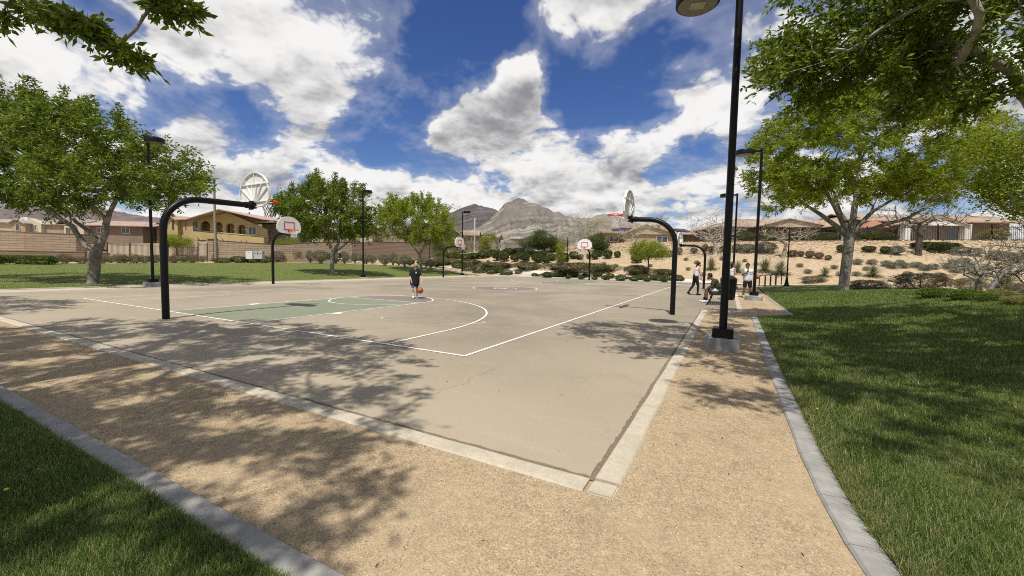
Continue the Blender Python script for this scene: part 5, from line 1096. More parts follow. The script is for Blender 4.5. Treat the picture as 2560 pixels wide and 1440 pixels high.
V = (c[:, None]+off[None]*s_[:, None, None]*rs.uniform(.55, 1.25, (n, 6, 3))).reshape(-1, 3); b_ = np.arange(n)[:, None]*6
F = np.concatenate([b_+np.array([q]) for q in ([0, 1, 4], [1, 2, 4], [2, 3, 4], [3, 0, 4], [1, 0, 5], [2, 1, 5], [3, 2, 5], [0, 3, 5])])
o = mesh_np('slope_stones', V, F, 'slope_stone'); tag(o, 'loose tan stones on the planted slope', 'stones', kind='stuff')
rs = np.random.RandomState(31); n = 150000; r_ = 20+48*rs.uniform(0, 1, n)**1.3; a_ = rs.uniform(-.05, 1.5, n); pts_ = np.stack([CAM[0]-r_*np.sin(a_), CAM[1]+r_*np.cos(a_)], 1); pts_ = pts_[in_poly(LAWN_L, pts_[:, 0], pts_[:, 1])]
blades('grass', 'mown grass of the wide left lawn', pts_, rs, .045)
rs = np.random.RandomState(9); lp = np.concatenate([scatter([(-8, -3.9), (5.2, -3.9), (5.2, 8), (2.9, 8), (2.9, -2.6), (-8, -2.6)], rs, 170, 1.3, 10, -.6, 1.4), scatter([(-9, -2.4), (2.7, -2.4), (2.7, 7), (-9, 7)], rs, 110, 1.5, 12, -.5, 1.3)])
lv = np.concatenate([np.stack([lp[:, 0], lp[:, 1], np.where((lp[:, 0] < 2.74) & (lp[:, 1] > -2.44), .004, -.004)], 1)])
o = leaves_mesh('leaf_litter', lv, .026, .010, 'leaf_litter', rs, None, droop=0); 
tag(o, 'small dry leaves scattered on the path and court', 'leaves', kind='stuff')
def dandelion(px, py, label):
    p = gp(px, py); t = empty('dandelion', p); tag(t, label, 'flower', 'yellow dandelions')
    mb = MB(); mb.tube([(0, 0, 0), (.004, 0, .05)], .0018, 5); mb.build('stalk', 'leaf_hedge', t)
    mb = MB(); mb.lathe([(.003, .046), (.011, .052), (.012, .056), (.007, .060), (.001, .061)], 12); mb.build('flower_head', 'dandelion_yellow', t)
dandelion(18, 1256, 'yellow dandelion in the bottom left grass'); dandelion(2042, 1036, 'yellow dandelion in the right grass beside the kerb')

# ------------------------------------------------------------------ houses, garden walls, fences, street furniture
def wall_with_holes(name, mat, parent, outer, holes, y0, th):
    """upright wall in the local XZ plane at y0, thickness th, with openings"""
    cu = bpy.data.curves.new(name, 'CURVE'); cu.dimensions = '2D'; cu.fill_mode = 'BOTH'; cu.extrude = th/2
    for ring in [outer]+list(holes):
        sp = cu.splines.new('POLY'); sp.points.add(len(ring)-1); sp.use_cyclic_u = True
        for i, (x, z) in enumerate(ring): sp.points[i].co = (x, z, 0, 1)
    co = bpy.data.objects.new(name, cu); COL.objects.link(co)
    dg_ = bpy.context.evaluated_depsgraph_get(); me = bpy.data.meshes.new_from_object(co.evaluated_get(dg_)); bpy.data.objects.remove(co); bpy.data.curves.remove(cu)
    me.transform(Matrix(((1, 0, 0, 0), (0, 0, -1, y0+th/2), (0, 1, 0, 0), (0, 0, 0, 1))))
    me.materials.clear(); me.materials.append(MATS[mat]); me.name = name
    o = bpy.data.objects.new(name, me); COL.objects.link(o); o.parent = parent; return o
def arch(x0, x1, z0, z1, rise, n=10):
    cx = (x0+x1)/2; r = (x1-x0)/2
    return [(x0, z0), (x1, z0), (x1, z1-rise)]+[(cx+r*math.cos(PI*i/n), z1-rise+rise*math.sin(PI*i/n)) for i in range(1, n)]+[(x0, z1-rise)]
def roof_slope(mb, e0, e1, q0, q1, pitch=.30, amp=.05, th=.10):
    """barrel-tiled plane between eave e0-e1 and ridge q0-q1"""
    e0, e1, q0, q1 = [Vector(p) for p in (e0, e1, q0, q1)]
    L = (e1-e0).length; n = max(1, int(L/pitch))*4; nrm = (e1-e0).cross(q0-e0).normalized()
    if nrm.z < 0: nrm = -nrm
    vs = []
    for i in range(n+1):
        u = i/n; o = nrm*(amp*abs(math.sin(PI*i/4)))
        vs += [e0.lerp(e1, u)+o, q0.lerp(q1, u)+o]
    base = len(vs)
    vs += [e0-nrm*th, e1-nrm*th, q1-nrm*th, q0-nrm*th]
    fs = [(2*i, 2*i+2, 2*i+3, 2*i+1) for i in range(n)]
    fs += [(base, base+1, base+2, base+3)]+[tuple([base]+[2*i for i in range(n+1)]+[base+1])]
    fs += [(base, base+3, 1, 0), (base+1, 2*n, 2*n+1, base+2)]
    mb.add(vs, fs)
class House:
    def __init__(s, name, label, px, py, d, rot=0.0, cat='house'):
        s.k = d/FPX; s.px = px; s.py = py; s.t = empty(name, at(px, py, d), YAW+rot); tag(s.t, label, cat)
    def X(s, px): return (px-s.px)*s.k
    def Z(s, py): return -(py-s.py)*s.k-s_roll(s, 0)
    def block(s, x0, x1, y0, y1, z0, z1, mat, name='wall'):
        mb = MB(); mb.span(x0, x1, y0, y1, z0, z1); return mb.build(name, mat, s.t)
    def gable_wall(s, x0, x1, zb, ze, zr, y, th, mat, xr=None):
        xr = (x0+x1)/2 if xr is None else xr
        mb = MB(); mb.prism([(x0, zb), (x1, zb), (x1, ze), (xr, zr), (x0, ze)], y, y+th, 'y'); return mb.build('gable_wall', mat, s.t)
    def gable_roof(s, x0, x1, y0, y1, ze, zr, mat, axis='x', ov=.45, xr=None):
        """axis x: ridge runs along X; axis y: ridge runs along Y (gable faces the viewer)"""
        mb = MB()
        if axis == 'x':
            ym = (y0+y1)/2; sl = (zr-ze)/(ym-y0); zo = ze-ov*sl
            roof_slope(mb, (x0-ov, y0-ov, zo), (x1+ov, y0-ov, zo), (x0-ov, ym, zr), (x1+ov, ym, zr)); roof_slope(mb, (x0-ov, y1+ov, zo), (x1+ov, y1+ov, zo), (x0-ov, ym, zr), (x1+ov, ym, zr))
        else:
            xm = (x0+x1)/2 if xr is None else xr; s1 = (zr-ze)/(xm-x0); s2 = (zr-ze)/(x1-xm)
            roof_slope(mb, (x0-ov, y0-ov, ze-ov*s1), (x0-ov, y1+ov, ze-ov*s1), (xm, y0-ov, zr), (xm, y1+ov, zr)); roof_slope(mb, (x1+ov, y0-ov, ze-ov*s2), (x1+ov, y1+ov, ze-ov*s2), (xm, y0-ov, zr), (xm, y1+ov, zr))
        r = mb.build('roof', mat, s.t)
        return r
    def hip_roof(s, x0, x1, y0, y1, ze, zr, mat, xr0, xr1, ov=.5):
        mb = MB(); ym = (y0+y1)/2; a = (x0-ov, y0-ov, ze); b = (x1+ov, y0-ov, ze); c = (x1+ov, y1+ov, ze); d = (x0-ov, y1+ov, ze); p = (xr0, ym, zr); q = (xr1, ym, zr)
        roof_slope(mb, a, b, p, q); roof_slope(mb, b, c, q, q); roof_slope(mb, c, d, q, p); roof_slope(mb, d, a, p, p); return mb.build('roof', mat, s.t)
    def window(s, x0, x1, z0, z1, y, frame='window_white', depth=.06, mull=1, name='window'):
        f = .06; mb = MB()
        mb.span(x0, x1, y-depth, y+.02, z0, z0+f); mb.span(x0, x1, y-depth, y+.02, z1-f, z1); mb.span(x0, x0+f, y-depth, y+.02, z0+f, z1-f); mb.span(x1-f, x1, y-depth, y+.02, z0+f, z1-f)
        for m in range(1, mull+1):
            xm = x0+(x1-x0)*m/(mull+1); mb.span(xm-.03, xm+.03, y-depth, y+.02, z0+f, z1-f)
        w = mb.build(name, frame, s.t); g = MB(); g.span(x0+f, x1-f, y-.02, y-.005, z0+f, z1-f); g.build('pane', 'window_glass', w); return w
def s_roll(h, x): return 0.0

# --- yellow two-storey house
h = House('yellow_house', 'two-storey mustard yellow stucco house with arched balcony and pink tile roof', 500, 640, 66, -.10); X, Z = h.X, h.Z
gx0, gx1 = X(497), X(680); zb = -1.0
outer = [(gx0, zb), (gx1, zb), (gx1, Z(572)), (X(576), Z(531)), (gx0, Z(549))]
holes = [arch(X(504), X(529), Z(581), Z(553), .55), arch(X(541), X(563), Z(583), Z(555), .55), arch(X(572), X(594), Z(585), Z(558), .5), arch(X(603), X(624), Z(588), Z(561), .5)]
wall_with_holes('balcony_wall', 'stucco_yellow', h.t, outer, holes, 0, .35)
h.block(gx0, X(630), 1.5, 1.7, zb, Z(548), 'stucco_yellow', 'inner_wall')
for a, b_ in ((504, 529), (572, 594)): h.window(X(a)+.15, X(b_)-.1, Z(582), Z(557), 1.46, 'dark_wood', name='balcony_door')
for a, b_ in ((541, 563), (603, 624)):
    mb = MB(); mb.span(X(a)+.1, X(b_)-.05, 1.42, 1.5, Z(586), Z(560)); mb.build('balcony_door', 'dark_wood', h.t)
h.window(X(632), X(653), Z(585), Z(566), -.02)
for px in (497, 534, 567, 598, 628):
    mb = MB(); mb.span(X(px)-.35, X(px)+.38, -.12, .0, Z(573)-.12, Z(573)+.12); mb.build('column_capital', 'stucco_sand', h.t, bevel=.03)
mb = MB(); mb.prism([(X(504), Z(579)), (X(682), Z(591)), (X(682), Z(591)+.14), (X(504), Z(579)+.14)], -.16, -.01, 'y'); mb.build('balcony_ledge', 'stucco_sand', h.t)
mb = MB(); mb.prism([(X(500), Z(599)), (X(682), Z(609)), (X(682), Z(593)), (X(500), Z(580))], -.9, -.02, 'y'); mb.build('balcony_parapet', 'stucco_yellow', h.t)
for px in (508, 560, 574, 623, 637):
    mb = MB(); mb.tube([(X(px), -1.0, Z(588+(px-508)*.06)), (X(px+10), -.92, Z(601+(px-508)*.06))], .14, 8); mb.build('corbel', 'stucco_yellow', h.t)
mb = MB(); mb.span(X(505), X(682), -.5, -.03, Z(612), Z(604)); mb.build('painted_shade_strip', 'interior_dark', h.t)  # solid near-black strip standing in for the shade under the balcony
h.gable_roof(gx0, gx1+.3, -1.0, 11, Z(549)+.02, Z(527.5)+.05, 'tile_pink', 'y', .7, xr=X(576))
# left wing, its long roof running back
h.block(X(447), gx0-.02, .25, 9, zb, Z(548), 'stucco_yellow')
h.window(X(458), X(463), Z(573), Z(553), .24, 'stucco_sand', mull=0); h.window(X(480), X(491), Z(577), Z(555), .24, 'dark_wood', mull=0)
mb = MB(); mb.prism([(X(430), zb), (X(447), zb), (X(447), Z(549)), (X(430), Z(541)), (X(421), Z(547)), (X(421), zb)], -.4, 6, 'y'); mb.build('tower_wall', 'stucco_yellow', h.t)
h.window(X(433), X(438), Z(575), Z(553), -.42, 'dark_wood', mull=0)
mb = MB(); roof_slope(mb, (X(445), -.3, Z(551)), (X(500), -.3, Z(546)), (X(427), 5, Z(536)), (X(576), 5, Z(524.5))); mb.build('roof', 'tile_pink', h.t)
mb = MB(); roof_slope(mb, (X(418), -.9, Z(549.5)), (X(418), 5, Z(549.5)), (X(429), -.9, Z(539)), (X(429), 5, Z(539))); roof_slope(mb, (X(450), -.9, Z(552)), (X(450), 5, Z(552)), (X(429), -.9, Z(539)), (X(429), 5, Z(539))); mb.build('roof', 'tile_pink', h.t)
h.block(X(372), X(421)-.02, .6, 8, zb, Z(556), 'stucco_yellow'); h.window(X(388), X(393), Z(580), Z(562), .58, 'stucco_sand', mull=0)
mb = MB(); roof_slope(mb, (X(368), .1, Z(557)), (X(421), .1, Z(555)), (X(368), 4, Z(550)), (X(421), 4, Z(548))); mb.build('roof', 'tile_pink', h.t)
for px in (529, 552, 576):
    mb = MB(); mb.tube([(X(px), 4.8, Z(532)), (X(px), 4.8, Z(522)+.1*(576-px)*.0)], .10, 6); mb.build('vent_pipe', 'bark_brown', h.t)

# --- left single-storey houses
h = House('cream_house', 'cream house with grey tile roofs at far left above the block wall', 60, 590, 62, .12); X, Z = h.X, h.Z
h.block(X(-60), X(46), .5, 9, -2, Z(556), 'stucco_sand'); h.gable_roof(X(-60), X(58), .4, 10, Z(556), Z(544), 'tile_grey', 'x', .3)
h.block(X(8), X(24), 3, 4.5, Z(556), Z(539), 'stucco_white', 'chimney'); h.block(X(6), X(28), 2.9, 4.6, Z(549), Z(547), 'stucco_white', 'chimney_band')
h.gable_wall(X(46), X(76), -2, Z(557), Z(549.5), -.8, 1.5, 'stucco_tan', X(58)); h.gable_roof(X(46), X(74), -.8, 5, Z(557), Z(549), 'tile_grey', 'y', .3, xr=X(58))
h.window(X(56), X(65), Z(578), Z(561), -.82, 'stucco_sand', mull=0); h.window(X(46), X(51), Z(575), Z(562), .46, 'dark_wood', mull=0)
h.gable_wall(X(64), X(96), -2, Z(558), Z(545), .2, 1.0, 'stucco_cream', X(71)); h.window(X(79), X(87), Z(576), Z(561), .18)
h.block(X(94), X(150), .8, 8, -2, Z(557), 'stucco_tan'); h.gable_roof(X(70), X(152), .7, 9.5, Z(558), Z(541), 'tile_grey', 'x', .25)
h.block(X(147), X(165), .2, 3, -2, Z(562), 'stucco_cream'); h.window(X(152), X(163), Z(588), Z(566), .18, 'stucco_tan')
h = House('tan_house', 'tan house with long pink tile roof behind the big left tree', 250, 592, 64, .05); X, Z = h.X, h.Z
h.block(X(150), X(212), .0, 7, -2, Z(562), 'stucco_cream'); h.gable_roof(X(160), X(190), -.4, 6, Z(560), Z(545), 'tile_grey', 'y', .4)
h.window(X(168), X(176), Z(580), Z(566), -.05)
h.block(X(205), X(340), 1.0, 9, -2, Z(563), 'stucco_brown'); h.gable_roof(X(186), X(372), .6, 11, Z(562), Z(545), 'tile_pink', 'x', .3)
h.window(X(230), X(248), Z(582), Z(567), .95); h.window(X(290), X(310), Z(582), Z(567), .95)
# --- houses in the middle distance
h = House('white_house', 'white stucco house behind the left sideline backboard', 690, 625, 74, -.05); X, Z = h.X, h.Z
h.block(X(655), X(745), 0, 9, -2, Z(560), 'stucco_white'); h.gable_roof(X(652), X(748), 0, 9, Z(560), Z(550), 'tile_pink', 'x', .6); h.window(X(668), X(674), Z(588), Z(575), -.03, 'stucco_sand', mull=0)
h.block(X(760), X(800), 1, 8, -2, Z(582), 'stucco_white', 'garage_wall'); h.gable_roof(X(755), X(805), 0, 8, Z(582), Z(572), 'tile_grey', 'x', .4)
h = House('cream_house', 'cream two-storey house half hidden behind the second lamp post', 905, 625, 70, .1); X, Z = h.X, h.Z
h.block(X(868), X(930), 0, 8, -2, Z(572), 'stucco_cream'); h.gable_roof(X(866), X(932), 0, 8, Z(572), Z(560), 'tile_tan', 'x', .6); h.window(X(889), X(896), Z(580), Z(573.5), -.03, 'stucco_sand', mull=0); h.window(X(912), X(926), Z(582), Z(573), -.03, 'dark_wood', mull=0)
h.block(X(775), X(866), 2, 9, -2, Z(580), 'stucco_tan'); h.gable_roof(X(775), X(868), 2, 9, Z(580), Z(566), 'tile_tan', 'x', .5)
h = House('brown_house', 'dark brown gabled house with three small arches left of the far hoops', 1120, 630, 78, .15); X, Z = h.X, h.Z
o = wall_with_holes('gable_wall', 'stucco_brown', h.t, [(X(1090), -2), (X(1146), -2), (X(1146), Z(585)), (X(1127), Z(566)), (X(1106), Z(580)), (X(1090), Z(582))], [arch(X(1112), X(1117), Z(592), Z(579), .25), arch(X(1120), X(1125), Z(592), Z(579), .25), arch(X(1128), X(1132), Z(592), Z(581), .25)], 0, .4)
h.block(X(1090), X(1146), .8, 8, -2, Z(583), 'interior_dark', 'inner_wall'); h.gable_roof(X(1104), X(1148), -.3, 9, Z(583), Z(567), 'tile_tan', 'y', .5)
h.block(X(1078), X(1108), 1, 8, -2, Z(582), 'stucco_brown'); h.gable_roof(X(1076), X(1112), 1, 8, Z(582), Z(570), 'tile_tan', 'x', .4)
h.block(X(1106), X(1112), -1.5, -.9, -2, Z(590), 'stucco_tan', 'porch_column')
h.gable_wall(X(1142), X(1160), -2, Z(586), Z(576), 1.0, .6, 'stucco_brown'); h.gable_roof(X(1142), X(1160), 1.0, 6, Z(586), Z(575.5), 'tile_tan', 'y', .3)
h = House('brown_house', 'brown house with a pinkish roof behind the tall white street pole', 1175, 630, 84, 0); X, Z = h.X, h.Z
h.block(X(1156), X(1196), 0, 7, -2, Z(587), 'stucco_brown'); h.gable_roof(X(1154), X(1192), 0, 7, Z(587), Z(573.5), 'tile_red', 'x', .5)
h = House('solar_house', 'low brown house with solar panels on its roof', 1215, 630, 92, -.1); X, Z = h.X, h.Z
h.block(X(1190), X(1240), 0, 8, -2, Z(591), 'stucco_brown'); h.gable_roof(X(1190), X(1242), 0, 8, Z(592), Z(583), 'tile_tan', 'x', .5)
for i in range(4):
    a = X(1199+i*9); b_ = X(1207+i*9); mb = MB(); mb.add([(a, .4, Z(589.5)+.15), (b_, .4, Z(589.5)+.15), (b_-.2, 3.2, Z(584)+.12), (a-.2, 3.2, Z(584)+.12), (a, .4, Z(589.5)+.22), (b_, .4, Z(589.5)+.22), (b_-.2, 3.2, Z(584)+.19), (a-.2, 3.2, Z(584)+.19)], [(3, 2, 1, 0), (4, 5, 6, 7), (0, 1, 5, 4), (1, 2, 6, 5), (2, 3, 7, 6), (3, 0, 4, 7)]); mb.build('solar_panel', 'solar_panel', h.t)
h = House('far_house', 'small far house roof peeking over bushes at centre', 1295, 620, 95, 0); X, Z = h.X, h.Z
h.block(X(1280), X(1308), 0, 7, -2, Z(596), 'stucco_grey'); h.gable_roof(X(1279), X(1309), 0, 7, Z(596), Z(590), 'tile_grey', 'x', .4)
# --- houses above the right slope
h = House('tan_house', 'tan single-storey house with solar panels and gabled patio above the slope', 1620, 612, 62, 0); X, Z = h.X, h.Z
h.block(X(1508), X(1560), 1.2, 10, -2.5, Z(586), 'stucco_brown'); h.block(X(1560), X(1700), .0, 10, -2.5, Z(584), 'stucco_tan'); h.block(X(1700), X(1760), 1.2, 10, -2.5, Z(582), 'stucco_brown')
h.hip_roof(X(1504), X(1770), .4, 12, Z(584), Z(554), 'tile_red', X(1590), X(1690), .4)
h.gable_wall(X(1555), X(1690), Z(586), Z(586), Z(563), -.3, .3, 'stucco_sand', X(1612)); h.gable_roof(X(1553), X(1692), -.3, 5, Z(586), Z(562), 'tile_red', 'y', .3, xr=X(1612))
h.window(X(1527), X(1551), Z(605), Z(588), 1.18); h.window(X(1640), X(1668), Z(606), Z(590), -.03); h.window(X(1708), X(1720), Z(606), Z(588), 1.15, 'dark_wood')
for i in range(5):
    a = X(1535+i*11); b_ = X(1545+i*11); 
    def rp(x, z): return (x, .4-.4+(z-Z(584))/(Z(554)-Z(584))*(5.8+.4)-.05, z+.16)
    mb = MB(); mb.add([rp(a, Z(579)), rp(b_, Z(579)), rp(b_+.3, Z(568)), rp(a+.3, Z(568))], [(0, 1, 2, 3)]); mb.build('solar_panel', 'solar_panel', h.t)
for i in range(4):
    a = X(1700+i*9); b_ = X(1708+i*9); mb = MB(); mb.add([rp(a, Z(578)), rp(b_, Z(578)), rp(b_-.3, Z(568)), rp(a-.3, Z(568))], [(0, 1, 2, 3)]); mb.build('solar_panel', 'solar_panel', h.t)
h = House('tan_house', 'tan house with broad tan roof and timber slat patio above the right slope', 1950, 606, 55, .0); X, Z = h.X, h.Z
h.block(X(1826), X(2085), 1.5, 11, -2.5, Z(570), 'stucco_brown'); h.hip_roof(X(1812), X(2100), .8, 12, Z(568), Z(536), 'tile_tan', X(1905), X(2010), .5)
h.gable_wall(X(1890), X(2095), Z(567), Z(567), Z(546.5), .0, .3, 'stucco_sand', X(1968)); h.gable_roof(X(1890), X(2095), .0, 6, Z(567), Z(546), 'tile_tan', 'y', .25, xr=X(1968))
for i in range(26):
    x = X(1888)+i*(X(2070)-X(1888))/26; mb = MB(); mb.span(x, x+.16, .2, .3, -.5, Z(569)); mb.build('timber_slat', 'dark_wood', h.t)
h.window(X(1834), X(1870), Z(602), Z(577), 1.46); h.window(X(1908), X(1914), Z(586), Z(576), .15, 'window_white', mull=0)
h = House('white_porch_house', 'house with white gabled porch and long tan tile roof at the right', 2330, 606, 49, -.03); X, Z = h.X, h.Z
h.block(X(2195), X(2560), 2.0, 11, -2.5, Z(549), 'stucco_brown'); h.gable_roof(X(2190), X(2600), 1.5, 12, Z(549), Z(521), 'tile_tan', 'x', .5)
h.gable_wall(X(2240), X(2390), Z(566), Z(563), Z(540), -1.0, .35, 'stucco_white', X(2322)); h.gable_roof(X(2238), X(2392), -1.0, 4, Z(563), Z(539), 'tile_tan', 'y', .2, xr=X(2322))
h.block(X(2244), X(2258), -1.0, -.3, -.5, Z(566), 'stucco_white', 'porch_column'); h.block(X(2386), X(2402), -1.0, -.3, -.5, Z(562), 'stucco_white', 'porch_column'); h.block(X(2300), X(2385), .8, 1.2, -1.0, Z(563), 'stucco_grey', 'porch_wall')
h.window(X(2262), X(2298), Z(602), Z(572), .9); h.window(X(2405), X(2460), Z(595), Z(560), 1.96, 'dark_wood')
h.gable_wall(X(2150), X(2235), -2.5, Z(556), Z(535), 3.0, .4, 'stucco_grey', X(2180)); h.gable_roof(X(2146), X(2240), 3.0, 10, Z(558), Z(534), 'tile_tan', 'y', .3, xr=X(2180))
# patio umbrella
u = empty('garden_umbrella', at(2180, 600, 47)); tag(u, 'open orange patio umbrella left of the white porch', 'umbrella')
mb = MB(); mb.tube([(0, 0, -1), (0, 0, 2.3)], .03, 6); mb.build('pole', 'steel_grey', u); mb = MB(); mb.lathe([(1.5, 1.35), (1.45, 1.45), (.75, 1.95), (.02, 2.28)], 8); mb.build('canopy', 'fabric_orange', u)

def wall_run(name, label, pts, th, mat, cap='block_brown', cat='wall'):
    """pts: (px, py_top, py_bottom, depth)"""
    p0 = at(pts[0][0], pts[0][2], pts[0][3]); t = empty(name, p0); tag(t, label, cat)
    for (a, b_) in zip(pts[:-1], pts[1:]):
        A0, A1, B0, B1 = [Vector(at(*q))-Vector(p0) for q in ((a[0], a[2], a[3]), (a[0], a[1], a[3]), (b_[0], b_[2], b_[3]), (b_[0], b_[1], b_[3]))]
        d = (B0-A0); d.z = 0; n = Vector((-d.y, d.x, 0)).normalized()*th
        A0.z -= .8; B0.z -= .8
        mb = MB(); mb.add([A0, B0, B1, A1, A0+n, B0+n, B1+n, A1+n], [(0, 1, 2, 3), (7, 6, 5, 4), (0, 4, 5, 1), (3, 2, 6, 7), (1, 5, 6, 2), (0, 3, 7, 4)]); mb.build('wall_panel', mat, t)
        o = n*.15; zc = Vector((0, 0, .09)); zz = Vector((0, 0, .005))
        mb = MB(); mb.add([A1-o+zz, B1-o+zz, B1+n+o+zz, A1+n+o+zz, A1-o+zc, B1-o+zc, B1+n+o+zc, A1+n+o+zc], [(3, 2, 1, 0), (4, 5, 6, 7), (0, 1, 5, 4), (1, 2, 6, 5), (2, 3, 7, 6), (3, 0, 4, 7)]); mb.build('wall_cap', cap, t)
    return t
wall_run('block_wall', 'long tan block garden wall at far left below the cream house', [(-60, 574, 626, 48), (60, 581, 628, 49), (190, 586.5, 630, 51), (240, 589, 632, 53)], .25, 'block_tan')
wall_run('retaining_wall', 'low brown retaining wall in front of the long block wall', [(-60, 625.5, 646, 43), (60, 628, 648, 43.5), (212, 631, 650, 45)], .3, 'block_brown')
wall_run('block_wall', 'low lighter block wall right of the big left tree', [(228, 634, 652, 46), (275, 634, 652, 47)], .25, 'block_brown')
wall_run('block_wall', 'tan block wall below the yellow house behind the cabinets', [(537, 601.5, 648, 55), (690, 612, 650, 56), (790, 606, 650, 58), (880, 606, 648, 60)], .3, 'block_tan')
wall_run('gate_pillar', 'square tan block pillar at the end of the iron fence', [(519, 598.5, 652, 54.3), (533, 598.5, 652, 54.3)], .8, 'block_tan')
wall_run('gate_pillar', 'small rounded tan pillar behind the big left tree', [(218, 607, 640, 47), (235, 607, 640, 47)], .6, 'block_tan')
wall_run('block_wall', 'pale block wall behind the iron fence at left', [(270, 612, 648, 62), (400, 609, 648, 62), (520, 603, 648, 62)], .25, 'stucco_sand', 'stucco_sand')
wall_run('block_wall', 'brown block wall behind the second lawn tree', [(880, 608, 640, 62), (960, 606, 636, 63), (1050, 605, 634, 64), (1110, 608, 634, 66)], .3, 'block_brown')
wall_run('block_wall', 'upper stepped grey block wall right of the cream house', [(925, 585, 612, 72), (990, 588, 612, 74), (1080, 596, 616, 76)], .3, 'block_tan')
def fence_run(name, label, pts, post_every=2.4, pick=.12):
    """pts: (px, py_top, py_bottom, depth)"""
    p0 = at(pts[0][0], pts[0][2], pts[0][3]); t = empty(name, p0); tag(t, label, 'fence')
    for a, b_ in zip(pts[:-1], pts[1:]):
        A0, A1, B0, B1 = [Vector(at(*q))-Vector(p0) for q in ((a[0], a[2], a[3]), (a[0], a[1], a[3]), (b_[0], b_[2], b_[3]), (b_[0], b_[1], b_[3]))]
        L = (B0-A0).length; n = max(1, int(L/post_every))
        for i in range(n+1):
            mb = MB(); lo = A0.lerp(B0, i/n); hi = A1.lerp(B1, i/n); mb.tube([(lo.x, lo.y, lo.z-.4), (hi.x, hi.y, hi.z+.12)], .06, 4); mb.build('post', 'fence_iron', t)
        mb = MB(); m = int(L/pick)
        for i in range(m):
            lo = A0.lerp(B0, (i+.5)/m); hi = A1.lerp(B1, (i+.5)/m); mb.tube([lo, hi], .018, 3, caps=False)
        pk = mb.build('pickets', 'fence_iron', t); pk["kind"] = "stuff"
        for u in (.08, .90):
            mb = MB(); mb.tube([A0.lerp(A1, u), B0.lerp(B1, u)], .02, 4); mb.build('rail', 'fence_iron', t)
fence_run('iron_fence', 'black iron picket fence behind the dry shrubs at left', [(268, 608, 650, 49), (325, 610, 650, 49.5), (420, 612, 650, 50.5), (495, 616, 650, 52)])
fence_run('iron_gate', 'taller black iron gate beside the tan block pillar', [(495, 607, 650, 53), (518, 609, 650, 53.5)], 1.2)
fence_run('iron_fence', 'brown iron picket fence on the crest before the right houses', [(1838, 588, 606, 52), (2100, 569, 604, 46), (2240, 567, 603, 43.8), (2345, 563, 602, 42.2), (2480, 564, 602, 39.8), (2600, 566, 604, 38.2)])
fence_run('iron_fence', 'short brown iron fence below the far small house at centre', [(1265, 608, 624, 62), (1345, 606, 624, 60)], 3)
wall_run('crest_wall', 'low reddish kerb wall along the crest of the right slope', [(1690, 606.5, 612, 55.5), (1850, 604.5, 612, 51.5), (2100, 602.5, 612, 45.6), (2345, 602.5, 614, 41.8), (2600, 604, 620, 37.8)], .25, 'stucco_sand', 'block_brown')
wall_run('crest_wall', 'low reddish kerb wall in front of the tan solar house', [(1515, 609.5, 616, 58.5), (1690, 608, 614, 55.5)], .25, 'block_brown')
for i, (a, b_) in enumerate(((1840, 1885), (1885, 1950), (1950, 2020), (2020, 2100), (2150, 2245))):
    dh = 57-(((a+b_)/2)-1760)*.028; p = at((a+b_)/2, 603, dh); kk = dh/FPX; nm, am, smm = PROTO['hedge']; t = empty('garden_hedge', p, YAW); t.scale = ((b_-a)*kk*1.1, .9, 22*kk)
    for n_, m_ in (('foliage', PROTO['clipped2'][1]), ('stems', smm)):
        f = bpy.data.objects.new(n_, m_); COL.objects.link(f); f.parent = t
    tag(t, f'{ORD[i]} from left of the hedge blocks behind the crest fence', 'hedge', 'hedge blocks behind the crest fence')
# utility cabinets
for lab, px, m, det in (('white utility cabinet standing before the tan block wall', 622.5, 'cabinet_white', 0), ('grey meter cabinet beside the white utility cabinet', 644.5, 'cabinet_grey', 1)):
    dd = 51; kk = dd/FPX; c = empty('utility_cabinet', at(px, 641.5, dd), YAW); tag(c, lab, 'cabinet')
    w = (17 if not det else 22)*kk; hh = 14*kk
    mb = MB(); mb.span(-w/2, w/2, 0, .5, -.3, hh); mb.build('body', m, c, bevel=.02)
    if not det:
        mb = MB(); mb.span(-w*.1, w*.2, -.012, -.002, hh*.72, hh*.8); mb.build('label_plate', 'cabinet_grey', c)
    else:
        for x, z in ((-.33, .62), (.0, .62), (.33, .62), (0, .8), (0, .45)):
            mb = MB(); mb.span(x*w-.07, x*w+.07, -.03, -.002, z*hh-.045, z*hh+.045); mb.build('meter', 'stem_brown', c)
# poles and street lights far off
def pole(label, px, py0, py1, d, r, mat, cap=None):
    p = at(px, py0, d); q = at(px, py1, d); t = empty('street_pole', p); tag(t, label, 'pole'); L = q[2]-p[2]
    mb = MB(); mb.tube([(0, 0, -.5), (0, 0, L*.5), (0, 0, L)], [r, r*.85, r*.7], 10); mb.build('shaft', mat, t, smooth=True)
    if cap: mb = MB(); mb.tube([(0, 0, L), (0, 0, L+cap)], r*.95, 8); mb.build('cap', 'stem_brown', t)
    return t, L
pole('tall pale concrete pole beside the yellow house', 540, 651, 458, 50, .17, 'bark_tan', .45)
def cobra(label, px, py0, py1, d, armpx, r=.09, mat='walk_white'):
    t, L = pole(label, px, py0, py1, d, r, mat); k = d/FPX; a = armpx*k; cx, sx = math.cos(YAW), math.sin(YAW)
    mb = MB(); mb.tube([(0, 0, L-.1), (a*.5*cx, a*.5*sx, L+.25), (a*cx, a*sx, L+.35)], .05, 6); mb.build('arm', 'stem_brown', t)
    mb = MB(); mb.box((a*1.08*cx, a*1.08*sx, L+.33), (.7, .3, .12), YAW); mb.build('lamp_head', 'stem_brown', t, bevel=.03)
cobra('tall white street light right of the far left lamp post', 1186, 640, 545, 66, -18, .14)
